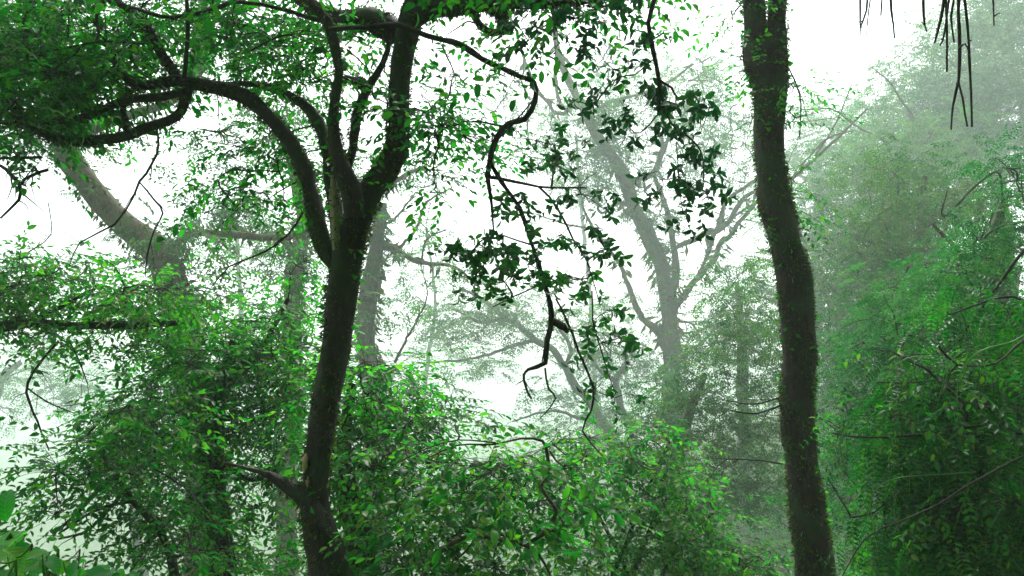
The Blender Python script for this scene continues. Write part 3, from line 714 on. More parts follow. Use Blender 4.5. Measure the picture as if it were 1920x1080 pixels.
# ============================================================ 4 bare twigs top right
D = 3.6
t4 = Tree('bare_twigs', 'bare dark twigs hanging down from above at the upper right', 'twigs', P(1800, -60, D), M['twig'])
for l in ([(1798, -50, 9), (1800, 20, 6), (1799, 90, 6), (1797, 150, 5), (1785, 200, 4), (1783, 243, 3)], [(1803, -50, 7), (1812, 40, 5), (1818, 110, 5), (1820, 170, 4), (1822, 238, 4)],
          [(1797, 150, 4), (1806, 185, 3), (1814, 238, 3)], [(1799, 90, 4), (1808, 84, 3), (1818, 100, 3)], [(1775, -40, 6), (1765, 30, 5), (1752, 80, 4)], [(1770, -40, 5), (1772, 40, 5), (1775, 135, 3)],
          [(1785, -40, 5), (1768, 60, 4), (1764, 85, 3)], [(1800, -40, 5), (1785, 30, 4), (1790, 80, 3)], [(1735, -30, 4), (1730, 30, 4), (1738, 60, 2)], [(1668, -40, 5), (1670, 20, 4), (1678, 72, 3)],
          [(1630, -40, 4), (1622, 20, 4), (1612, 55, 2)], [(1640, -40, 4), (1630, 20, 3), (1624, 72, 2)], [(1655, -40, 3), (1652, 30, 3)], [(1858, -40, 5), (1863, 10, 3), (1864, 48, 2)], [(1615, -40, 3), (1614, 30, 3), (1613, 68, 2)]):
    t4.limb(l, D + R.uniform(-.1, .1), 'twig', sides=6, rough=.5, jag=.003)
so = Soup()
for C, r in t4.tubes:
    for i in range(3, len(C) - 1, 3):
        q = C[i] + t4.g.normal(0, .004, 3); V, f = tube(np.array([C[i], q, q * 1.0 + (q - C[i]) * .6]), [.0025, .002, .001], 4); so.add(V, f, np.full(len(f), .2))
so.build('buds', M['twig'], t4.root, t4.base, kind='stuff')

# ============================================================ 5 curved hazy tree at the left
D = 18
tr = [(352, 640, 54), (335, 540, 52), (318, 500, 52), (285, 462, 50), (235, 424, 46), (185, 378, 45), (150, 328, 42), (128, 275, 40), (118, 220, 36), (110, 140, 30), (95, 60, 24), (90, -40, 20)]
t5 = Tree('curved_tree', 'hazy curved trunk leaning left with tufts of air plants, behind the left bushes', 'tree', root_at(tr, D), M['bark_dim'])
t5.limb(trunk_down(tr, D), D, 'trunk', sides=16, rough=.2)
t5.limb([(120, 250, 26), (180, 238, 20), (240, 215, 18), (320, 192, 16), (350, 150, 26), (372, 100, 26), (384, 30, 26), (395, -60, 24)], D, 'limb')
t5.limb([(118, 240, 20), (60, 160, 14), (20, 60, 10), (-20, -40, 8)], D, 'limb')
t5.limb([(300, 480, 16), (360, 440, 14), (430, 440, 12), (520, 445, 14), (560, 435, 12), (600, 420, 10)], D + 1, 'limb')
t5.limb([(215, 130, 14), (250, 140, 12), (300, 170, 10)], D, 'limb')
t5.tufts(90, .2, down=1); t5.crown([(150, 340, 26, 50, D, .3, 5), (240, 430, 36, 30, D, .3, 6), (310, 470, 40, 30, D, .3, 8), (120, 260, 26, 40, D, .3, 6)], 'feather', .05, M['leaf_olive'], lod=2, k=7, rc=.24, name='epiphytes', connect=False)
t5.crown([(110, 230, 90, 60, D, 1, 12), (60, 90, 140, 110, D + 1, 2, 30), (340, 90, 80, 60, D, 1, 8), (330, 455, 60, 40, D, .6, 7), (420, 400, 120, 50, D + 2, 1, 11), (480, 240, 140, 80, D + 1, 2, 14), (60, -150, 300, 120, D, 3, 30)], 'feather', .12, M['leaf_olive'], lod=2, k=7, rc=.7)
t5.strands([(270, 380, 410, 470, D, .3, .3, 1.0, 50), (380, 640, 80, 200, D, 1, .4, 1.5, 50)], mat=M['bark_dim'], r=.004)

# ============================================================ 6 hazy trunks behind the forked tree
D = 25
tr = [(700, 760, 37.5), (694, 680, 34.5), (688, 610, 34.5), (696, 540, 34.5), (706, 480, 30), (712, 430, 22.5), (720, 380, 13.5)]
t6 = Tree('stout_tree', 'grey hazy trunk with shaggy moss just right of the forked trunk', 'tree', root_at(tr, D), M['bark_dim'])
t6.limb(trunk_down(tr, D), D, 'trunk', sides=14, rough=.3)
t6.limb([(700, 445, 26), (740, 468, 12), (790, 492, 9), (850, 500, 6), (900, 540, 4)], D, 'limb')
t6.limb([(712, 430, 18), (700, 380, 14), (740, 340, 10), (800, 310, 7)], D, 'limb')
t6.bare([[(745, 468, 6), (780, 430, 6), (800, 380, 5), (850, 350, 3)], [(790, 492, 5), (800, 450, 4), (835, 430, 3)], [(700, 430, 5), (740, 410, 5), (780, 360, 3)], [(740, 680, 6), (760, 640, 5), (800, 560, 3), (790, 500, 2)]], D, mat=M['bark_dim'], n_sub=7, sub_len=1.0)
t6.tufts(60, .34, down=1.2); t6.crown([(700, 500, 26, 60, D, .5, 9), (690, 620, 24, 60, D, .5, 8), (715, 430, 30, 30, D, .4, 6)], 'feather', .07, M['leaf_olive'], lod=2, k=8, rc=.3, name='epiphytes', connect=False)
t6.crown([(730, 560, 30, 40, D, .4, 5), (830, 490, 50, 30, D, 1, 5), (800, 420, 70, 50, D, 1, 3), (780, 720, 60, 50, D, 1, 8), (700, 300, 120, 60, D, 2, 9)], 'feather', .13, M['leaf_far'], lod=2, k=6, rc=.7)
D = 22
tr = [(545, 760, 34), (548, 640, 32), (552, 560, 32), (560, 490, 30), (570, 430, 26), (560, 370, 20), (540, 280, 14)]
t6b = Tree('slim_tree', 'hazy mossy trunk standing behind the left side of the forked trunk', 'tree', root_at(tr, D), M['bark_dim'])
t6b.limb(trunk_down(tr, D), D, 'trunk', sides=12, rough=.3)
t6b.limb([(556, 480, 14), (520, 440, 12), (470, 440, 9), (420, 400, 7), (430, 360, 5)], D, 'limb')
t6b.tufts(80, .24, down=1)
t6b.crown([(520, 480, 80, 60, D, 1, 12), (440, 420, 70, 50, D, 1, 7), (540, 560, 60, 50, D, 1, 8), (560, 250, 80, 60, D, 1, 8)], 'feather', .115, M['leaf_far'], lod=2, k=7, rc=.6)

# ============================================================ 7 hazy tree, centre right
D = 36
tr = [(1268, 790, 34.4), (1262, 720, 30.3), (1260, 650, 32), (1256, 600, 30.3), (1248, 545, 26.2), (1236, 490, 27.9), (1216, 440, 27.9), (1193, 390, 24.6), (1170, 335, 23.8), (1138, 285, 20.5), (1098, 215, 17.2), (1062, 140, 13.9), (1042, 70, 10.7), (1040, -40, 8.2)]
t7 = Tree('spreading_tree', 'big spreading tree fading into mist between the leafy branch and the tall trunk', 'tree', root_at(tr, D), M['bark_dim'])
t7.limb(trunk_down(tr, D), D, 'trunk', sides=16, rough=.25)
for l in ([(1254, 600, 19.7), (1266, 540, 16.4), (1270, 470, 13.1), (1258, 425, 10.7), (1240, 380, 9.84), (1225, 330, 8.2), (1250, 270, 7.38), (1262, 200, 5.74)],
          [(1252, 650, 24.6), (1232, 625, 18), (1208, 588, 12.3), (1178, 535, 9.84), (1155, 495, 8.2), (1120, 430, 6.56), (1100, 380, 4.92), (1140, 350, 4.1)],
          [(1262, 585, 14.8), (1292, 548, 12.3), (1318, 505, 10.7), (1350, 462, 9.84), (1390, 410, 8.2), (1430, 370, 6.56), (1480, 330, 4.92)],
          [(1272, 462, 9.84), (1310, 445, 11.5), (1345, 428, 10.7), (1385, 385, 9.02), (1420, 355, 6.56)],
          [(1345, 428, 7.38), (1375, 370, 7.38), (1420, 330, 5.74), (1470, 290, 3.28)], [(1175, 340, 14.8), (1210, 330, 11.5), (1235, 300, 9.84), (1240, 250, 7.38)],
          [(1200, 400, 11.5), (1160, 380, 7.38), (1130, 400, 5.74), (1120, 340, 4.1)], [(1100, 215, 11.5), (1150, 190, 7.38), (1230, 160, 5.74), (1300, 120, 4.1)], [(1085, 190, 9.84), (1040, 200, 7.38), (1000, 160, 5.74), (980, 100, 4.1)]):
    t7.limb(l, D, 'limb', sides=8, jag=.12, wob=.6)
t7.bare([[(1292, 548, 6), (1330, 470, 6), (1345, 420, 5), (1370, 340, 3)], [(1318, 500, 6), (1340, 440, 5), (1400, 390, 4), (1450, 370, 3)], [(1045, 100, 8), (1042, 150, 7), (1050, 200, 6)], [(1260, 600, 5), (1300, 610, 4), (1320, 660, 2)], [(1120, 430, 4), (1060, 420, 4), (1000, 400, 2)]], D, mat=M['bark_dim'], n_sub=7, sub_len=1.6)
t7.tufts(16, .5, down=1); t7.crown([(1235, 480, 16, 60, D, .6, 10), (1190, 390, 22, 40, D, .6, 8), (1140, 290, 26, 30, D, .6, 7), (1236, 400, 14, 24, D, .5, 7)], 'feather', .13, M['leaf_olive'], lod=2, k=4, rc=.5, name='epiphytes', connect=False)
t7.crown([(1080, 260, 90, 90, D, 2, 26), (1170, 220, 110, 70, D, 2, 22), (1250, 180, 110, 50, D, 2, 14), (1340, 240, 80, 100, D + 2, 2, 24), (1160, 120, 90, 50, D + 4, 2, 9), (1330, 130, 80, 50, D + 4, 2, 12), (1110, 320, 80, 40, D, 2, 12), (1300, 300, 90, 50, D, 2, 10), (1180, 300, 60, 40, D, 1, 8),
          (1240, 400, 12, 20, D - .3, .3, 4), (960, 250, 50, 120, D + 3, 2, 6), (1400, 330, 30, 80, D, 2, 8), (1150, -120, 300, 120, D, 4, 30)], 'feather', .13, M['leaf_far'], lod=2, k=8, rc=.85, twr=.02)

# ============================================================ 8 low hazy leaning tree, centre
D = 36
tr = [(1150, 850, 22), (1128, 790, 18), (1105, 752, 16), (1075, 720, 14), (1060, 690, 13), (1035, 655, 13), (1005, 640, 12), (975, 612, 11), (945, 598, 10), (925, 575, 9), (905, 560, 7), (860, 540, 5)]
t8 = Tree('leaning_tree', 'low crooked tree with feathery pale leaves leaning left below the drooping branch', 'tree', root_at(tr, D), M['bark_far'])
t8.limb(trunk_down(tr, D), D, 'trunk', sides=10, rough=.3, wob=.6)
for l in ([(1185, 850, 20), (1182, 810, 16), (1168, 770, 14), (1158, 720, 12), (1165, 680, 10), (1175, 640, 7)], [(1060, 690, 9), (1065, 650, 8), (1040, 600, 6), (1060, 570, 4)], [(1000, 640, 8), (960, 650, 7), (900, 670, 5), (800, 680, 4)],
          [(945, 598, 8), (900, 600, 6), (850, 580, 4)], [(1128, 790, 9), (1090, 790, 7), (1040, 770, 5), (960, 790, 3)], [(1158, 720, 9), (1120, 690, 7), (1100, 640, 5)]):
    t8.limb(l, D, 'limb', sides=7, jag=.1, wob=.6)
t8.crown([(870, 600, 95, 45, D, 1.5, 24), (940, 560, 90, 45, D, 1.5, 16), (1000, 610, 80, 40, D, 1.5, 12), (880, 680, 80, 26, D, 1.5, 7), (1050, 740, 90, 30, D, 1.5, 7), (1130, 600, 60, 60, D + 2, 1.5, 12), (1190, 690, 70, 60, D, 1.5, 20), (980, 790, 80, 22, D, 1.5, 4), (1090, 650, 50, 60, D, 1.5, 12), (780, 560, 40, 40, D, 1, 5), (1130, 770, 70, 40, D, 1.5, 14)],
         'feather', .14, M['leaf_far'], lod=2, k=8, rc=.85)

# ============================================================ 9 left bushes
GB = 'dense small-leaved trees at the left'
D = 8.5
def dark_stem(name, label, tr, D, blobs, extra=(), group=None, mat=None, kind='broad', size=.074, k=9, rc=.2, bark=None, lod=1, leaf_objs=0, obj_mat=None, tufts=600, bare=(), twr=.008, cat='tree', off=0, **kw):
    t = Tree(name, label, cat, root_at(tr, D), bark or M['bark'], group)
    t.limb(trunk_down(tr, D, 1.3), D, 'trunk' if cat == 'tree' else 'stem', sides=12, rough=.25)
    for l in extra: t.limb(l, D, 'limb', sides=7, rough=.3, jag=.02)
    if bare: t.bare(list(bare), D, n_sub=4, sub_len=.3)
    if tufts: t.tufts(tufts, .04)
    t.crown([(*b[:4], D + off + (b[5] if len(b) > 5 else 0), b[6] if len(b) > 6 else 1.0, max(1, round(b[4] * .7))) for b in blobs], kind, size, mat or M['leaf_bush'], lod=lod, k=k, rc=rc, leaf_objs=leaf_objs, obj_mat=obj_mat, twr=twr, **kw)
    return t
dark_stem('small_leaved_tree', 'leafy tree filling the lower left with a dark trunk behind its foliage', [(412, 1090, 52), (402, 980, 48), (394, 880, 44), (400, 800, 36), (420, 720, 26), (440, 640, 18)], 9.5,
          [(440, 620, 150, 60, 40), (450, 700, 140, 90, 54), (350, 700, 110, 80, 34), (530, 680, 60, 130, 40), (260, 790, 120, 70, 26), (400, 810, 140, 70, 38), (510, 820, 70, 80, 26), (330, 860, 130, 40, 16), (460, 930, 90, 60, 14), (420, 1040, 110, 50, 18), (360, 940, 70, 80, 16), (540, 1040, 50, 60, 12), (300, 600, 120, 40, 16), (560, 560, 30, 90, 10)],
          extra=([(400, 820, 14), (330, 820, 10), (260, 850, 8), (200, 900, 8), (150, 960, 8), (100, 1000, 5)], [(420, 720, 14), (350, 680, 10), (270, 620, 8)], [(430, 700, 14), (500, 640, 10), (540, 560, 8)], [(400, 860, 10), (470, 900, 8), (520, 880, 5)], [(395, 900, 12), (300, 1000, 9), (250, 1060, 8)]),
          leaf_objs=0, bare=[[(300, 850, 5), (240, 910, 5), (170, 990, 6), (110, 1010, 4)], [(300, 870, 4), (290, 940, 5), (260, 1000, 5), (190, 1030, 3)]])
dark_stem('slanting_tree', 'slanting leafy tree at the left edge with a long level bough', [(-60, 1000, 40), (-70, 880, 36), (-60, 760, 30), (-40, 660, 24), (-10, 620, 20), (60, 605, 18), (140, 612, 15), (220, 608, 14), (330, 606, 9)], 8.5,
          [(70, 510, 120, 40, 26), (50, 570, 110, 50, 30), (200, 560, 120, 36, 22), (60, 630, 110, 28, 12), (190, 640, 60, 30, 5), (350, 545, 110, 28, 22), (130, 470, 50, 40, 6), (30, 480, 60, 40, 8)],
          extra=([(150, 612, 9), (190, 590, 8), (230, 578, 8), (280, 592, 7), (320, 605, 4)], [(60, 605, 9), (120, 570, 7), (180, 540, 5)], [(20, 610, 9), (60, 560, 7), (90, 500, 5)]),
          mat=M['leaf_bright'], bare=[[(110, 640, 5), (88, 665, 5), (62, 700, 5), (50, 735, 5), (70, 790, 4), (92, 845, 2)], [(52, 728, 3), (90, 755, 3), (140, 775, 2)], [(60, 690, 2), (90, 700, 2)], [(130, 640, 3), (150, 680, 3), (165, 720, 2)], [(50, 475, 3), (95, 440, 2), (90, 380, 2)]])
dark_stem('small_leaved_tree', 'loose leafy sapling overhanging the pale valley, low at the left', [(330, 1100, 18), (300, 1000, 14), (250, 940, 12), (210, 880, 9), (180, 830, 7)], 7.5,
          [(190, 850, 90, 40, 20), (140, 900, 60, 50, 15), (260, 900, 100, 50, 18), (130, 960, 60, 30, 7), (240, 760, 90, 60, 14), (330, 970, 110, 60, 12), (230, 1010, 80, 40, 7), (370, 1030, 90, 40, 12)],
          extra=([(250, 940, 7), (180, 960, 6), (110, 1000, 4)],), tufts=0, rc=.24, k=7)
dark_stem('mossy_stump_tree', 'dark mossy trunk half hidden close behind the base of the forked tree', [(680, 1090, 60), (668, 1000, 52), (650, 930, 44), (640, 860, 34), (650, 790, 24), (660, 720, 14)], 7.5,
          [(700, 720, 70, 50, 22), (740, 790, 80, 45, 22), (690, 850, 70, 60, 20), (790, 760, 40, 30, 4), (700, 940, 70, 60, 18), (740, 1030, 80, 50, 18), (630, 760, 30, 80, 8), (800, 800, 40, 25, 5)],
          extra=([(650, 860, 14), (690, 880, 12), (720, 900, 10), (745, 930, 8)], [(650, 800, 9), (710, 830, 8), (780, 860, 6), (850, 840, 4)], [(645, 690, 8), (660, 700, 6), (720, 740, 4)]), k=9, rc=.26, tufts=1200)

# ============================================================ 10 shrubs, centre bottom
t10 = dark_stem('arching_shrub', 'shrub with arching tan branches at the bottom centre', [(760, 1150, 9.8), (790, 1085, 9.8), (820, 1042, 9.8), (850, 1018, 9.1), (890, 1005, 9.1), (940, 1012, 8.4), (985, 1022, 8.4), (1010, 1040, 5.6), (1030, 1075, 4.2), (1045, 1120, 2.8)], 5.6,
          [(900, 875, 70, 26, 8), (960, 890, 90, 40, 12), (830, 960, 90, 60, 16), (950, 970, 110, 60, 17), (1060, 880, 60, 50, 9), (900, 1060, 170, 24, 18), (780, 900, 60, 40, 6), (870, 800, 50, 12, 2), (1040, 830, 18, 14, 1), (1080, 980, 50, 50, 5), (740, 860, 50, 30, 4)],
          extra=([(985, 1022, 8.4), (1020, 1005, 8.4), (1036, 985, 8.4), (1036, 960, 7.7), (1015, 925, 7), (1022, 885, 6.3), (1032, 850, 7), (1018, 826, 6.3), (980, 822, 4.2), (920, 830, 4.2), (860, 838, 3.5), (800, 860, 2.8)],
                 [(930, 830, 3.5), (870, 826, 2.8), (800, 840, 2.8), (740, 870, 2.1)], [(1030, 845, 4.2), (1060, 865, 2.8), (1100, 855, 1.4)], [(940, 870, 2.1), (880, 905, 2.8), (830, 900, 2.1)]),
          mat=M['leaf_bright'], bark=M['stem_tan'], size=.074, rc=.16, k=8, tufts=900, leaf_objs=260, obj_mat=M['leaf_obj'], cat='shrub', off=.45)
dark_stem('bright_shrub', 'bright green leafy shrub right of the arching branches, low centre right', [(1180, 1120, 10), (1200, 1040, 9), (1230, 960, 8), (1250, 880, 6)], 9.3,
          [(1200, 880, 100, 40, 18), (1110, 900, 60, 40, 7), (1250, 940, 90, 40, 20), (1190, 1030, 150, 50, 24), (1330, 1020, 110, 40, 22), (1100, 840, 60, 25, 6), (1240, 820, 60, 24, 8), (1160, 830, 50, 16, 4), (1400, 1060, 70, 30, 12), (1310, 950, 50, 20, 5), (1080, 1050, 80, 30, 7)],
          extra=([(1140, 1100, 9), (1200, 950, 8), (1230, 880, 6), (1260, 820, 4)], [(1180, 1080, 8), (1120, 960, 6), (1070, 880, 4)], [(1240, 1080, 8), (1290, 1000, 6), (1340, 960, 4)]),
          mat=M['leaf_bright'], bark=M['bark'], size=.078, rc=.2, k=10, tufts=0, cat='shrub', leaf_objs=280, obj_mat=M['leaf_obj'])
dark_stem('hazy_shrub', 'softly hazed thicket tree in front of the spreading tree trunk', [(1262, 1080, 34), (1262, 960, 30), (1262, 880, 26), (1290, 780, 18), (1320, 700, 12)], 17,
          [(1280, 740, 80, 50, 24), (1360, 690, 90, 60, 28), (1410, 620, 60, 60, 20), (1330, 790, 120, 50, 30), (1400, 860, 90, 70, 30), (1230, 790, 60, 40, 12), (1430, 740, 50, 80, 20), (1300, 880, 100, 60, 26), (1390, 950, 80, 60, 20), (1370, 560, 50, 30, 6), (1380, 500, 70, 30, 8)],
          mat=M['leaf_far'], kind='feather', size=.07, rc=.5, k=11, bark=M['bark_far'], lod=2, tufts=0)

# ============================================================ 11 round-leaved plant bottom left
D = 2.7
t11 = Tree('round_leaved_plant', 'low plant with broad round bright leaves in the bottom left corner', 'plant', [*P(60, 1500, 2.7)[:2], float(ground_z(*P(60, 1500, 2.7)[:2]))], M['stem_tan'])
stems = []
for (a, b, dd) in ((-10, 990, 2.8), (20, 1000, 2.6), (60, 1020, 2.5), (110, 1030, 2.7), (150, 1030, 2.9), (180, 1050, 2.8), (30, 1050, 2.4), (90, 1070, 2.4), (140, 1080, 2.5), (200, 1080, 2.9), (-20, 960, 2.7)):
    top = P(a, b, dd); base = t11.base + t11.g.normal(0, .12, 3) * np.array([1, 1, 0])
    mid = (top + base) / 2 + np.array([.05, 0, .1])
    C = np.array([[*base, .004], [*mid, .003], [*top, .002]]); t11.limb(C, D, 'stem', sides=6, rough=.1)
V0, F0 = round_leaf()
shapes = []
for q in range(4):
    V1 = V0.copy(); g_ = np.random.default_rng(q); V1[:, 2] += -.25 * g_.uniform(.2, 1) * V1[:, 1] ** 2 + .08 * np.sin(V1[:, 1] * 9 + q) * abs(V1[:, 0]); V1[:, 0] *= g_.uniform(.8, 1.05)
    shapes.append(mesh_from('leaf', V1, F0, M['leaf_big'], None, True))
from mathutils import Matrix
LS = [(12, 975, 2.7, .10, 80), (0, 1010, 2.6, .08, 10), (50, 1000, 2.6, .13, -20), (10, 1030, 2.5, .1, 40)]
g_ = t11.g
for i in range(120):
    a = g_.uniform(-60, 245); top = 1000 + .2 * max(a, 0) + 6
    LS.append((a, top + abs(g_.normal(0, 1)) * 45 + g_.uniform(0, 25), 2.75 + g_.uniform(-.45, .4), g_.uniform(.032, .068), g_.uniform(-80, 80)))
pet = Soup()
for i, (a, b, dd, L, an) in enumerate(LS):
    p = P(a, b, dd); an = rad(an); L = L * t11.K
    ax = np.array([math.sin(an), -.6 * math.cos(an) + g_.normal(0, .3), -.35 + g_.normal(0, .2)]); up = np.array([g_.normal(0, .45), -.25 + g_.normal(0, .35), 1.0])
    if i == 0: ax = np.array([-.2, .1, 1.0]); up = np.array([0, -1, .1])
    Rm = frames(ax, up)
    o = bpy.data.objects.new('leaf', shapes[i % 4]); COL.objects.link(o); o.parent = t11.root
    mt = Matrix(Rm.tolist()).to_4x4() @ Matrix.Diagonal((L, L, L, 1)); mt.translation = Vector(p - t11.base); o.matrix_local = mt
    sk = np.vstack(t11.skel)[:, :3]; j = np.argmin(np.linalg.norm(sk - p, axis=1)); q = sk[j]
    t = np.linspace(0, 1, 6)[:, None]; C = q * (1 - t) + p * t + np.array([0, 0, -.02]) * np.sin(t * math.pi)
    V, f = tube(C, np.linspace(.0022, .0012, 6), 4); pet.add(V, f, np.full(len(f), .5))
pet.build('leaf_stalks', M['tendril'], t11.root, t11.base, kind='stuff')

# ============================================================ 12 feathery tree near right
D = 5.6
t12 = Tree('feathery_tree', 'dark wet tree of drooping feathery fronds filling the lower right', 'tree', root_at([(2150, 1100, 10)], 6.2), M['bark'])
t12.limb(np.vstack([[*t12.base, .08], [*(t12.base + [0, 0, .4]), .07], trace([(2120, 900, 40, 6.2), (2080, 700, 34, 6.2), (2060, 500, 26, 6.2), (2040, 300, 16, 6.1), (2020, 120, 9, 6.1), (1990, -20, 4, 6)], 6.2)]), D, 'trunk', sides=12)
for l in ([(2100, 800, 7.8, 6.2), (1980, 590 + 30, 9, 5.6), (1920, 640, 5.2, 5.4), (1860, 680, 3.9, 5.3), (1800, 690, 3.9, 5.2), (1760, 600 + 50, 5, 5.2)],
          [(2100, 700, 9.1, 6.2), (1960, 810, 5.85, 5.8), (1880, 802, 5.85, 5.5), (1812, 796, 5.85, 5.4), (1760, 812, 5.2, 5.4), (1680, 820, 4.55, 5.4), (1600, 818, 3.9, 5.4), (1560, 812, 2.6, 5.4)],
          [(1812, 796, 5.85, 5.4), (1795, 760, 5.85, 5.4), (1770, 715, 5.2, 5.4), (1740, 695, 4.55, 5.4), (1710, 680, 3.25, 5.4), (1680, 664, 1.95, 5.4)],
          [(2110, 760, 7.8, 6.2), (1960, 840, 5.85, 5), (1900, 875, 5.2, 4.9), (1820, 915, 4.55, 4.8), (1760, 950, 3.9, 4.8), (1680, 980, 3.25, 4.8), (1620, 1010, 2.6, 4.8), (1580, 1080, 2.6, 4.8)],
          [(2110, 900, 7.8, 6.2), (1980, 980, 5.2, 5.6), (1850, 1010, 3.9, 5.4), (1700, 1040, 3.25, 5.4)], [(1770, 710, 3.25), (1700, 720, 2.6), (1640, 716, 1.95)],
          [(2080, 500, 7.8, 6.2), (1960, 560, 5.2, 6), (1880, 560, 4.55, 5.9), (1780, 590, 3.25, 5.9)], [(1560, 910, 2.6, 5.4), (1590, 960, 3.25, 5.4), (1608, 972, 3.25, 5.4), (1640, 960, 2.6, 5.4), (1690, 930, 3.25, 5.4), (1800, 900, 3.25, 5.6)], [(1780, 660, 5.85, 6.5), (1950, 440, 5.85, 6.3), (2040, 400, 6.5, 6.2)]):
    t12.limb(l, 5.4, 'limb', sides=7, rough=.35, jag=.012)
t12.crown([(1760, 760, 150, 120, 5.7, .6, 16), (1840, 940, 110, 120, 5.6, .6, 18), (1720, 980, 90, 80, 5.8, .6, 11)], 'broad', .055, M['leaf_bright'], lod=1, k=8, rc=.2, name='loose_leaves', droop=.9)
t12.crown([(1830, 700, 100, 90, 5.9, .7, 60), (1735, 800, 120, 110, 6.0, .8, 84), (1840, 900, 110, 130, 5.8, .8, 100), (1715, 880, 70, 100, 6.1, .6, 38), (1890, 600, 60, 70, 6.1, .5, 28), (1750, 1010, 110, 70, 5.8, .7, 66), (1890, 1020, 80, 80, 5.6, .7, 44), (1710, 1020, 45, 50, 6, .4, 12), (1720, 680, 70, 40, 6.1, .5, 22), (1800, 570, 60, 30, 6.4, .4, 9), (1960, 800, 60, 300, 6.2, .8, 60), (2110, 600, 110, 380, 6.2, 1, 110), (2060, 150, 60, 110, 6.2, .6, 16)],
          'pinnate', .038, M['frond'], lod=2, k=5, rc=.15, twr=.004, droop=1.0, leaf_objs=0, tint=.4)
# pale young shoots hanging from arching stalks
ys = Soup()
for (pts, d) in (([(1760, 668, 3), (1700, 672, 3), (1650, 710, 3), (1620, 745, 3), (1590, 790, 3), (1568, 850, 2)], 5.1), ([(1960, 600, 3), (1900, 640, 3), (1860, 650, 3), (1820, 670, 3), (1795, 720, 3), (1795, 790, 2)], 5), ([(1810, 655, 3), (1790, 670, 3), (1770, 700, 2), (1768, 740, 2)], 5),
                 ([(1830, 885, 3), (1760, 890, 3), (1690, 895, 3), (1650, 910, 3), (1632, 940, 3), (1638, 1000, 2)], 4.9), ([(1810, 890, 3), (1815, 920, 3), (1800, 960, 3), (1790, 990, 2)], 4.8), ([(1700, 850, 3), (1672, 880, 3), (1668, 900, 2)], 4.9), ([(1600, 1078, 3), (1600, 1020, 3), (1590, 1010, 3), (1582, 1015, 2)], 4.9), ([(1880, 950, 3), (1850, 1000, 2)], 4.8)):
    C = catmull(trace(pts, d), .03); V, f = tube(C[:, :3], C[:, 3] * .7, 4); ys.add(V, f, np.full(len(f), .4))
    for i in range(3, len(C), 2):
        L = t12.g.uniform(.03, .13); t = np.linspace(0, 1, 6)[:, None]
        Q = C[i, :3] + np.array([0, 0, -L]) * t + t12.g.normal(0, .012, 3) * t
        V, f = tube(Q, np.linspace(.0010, .0014, 6), 3); ys.add(V, f, t12.g.uniform(0, .9, len(f)))
ys.build('young_shoots', M['tendril'], t12.root, t12.base, kind='stuff')

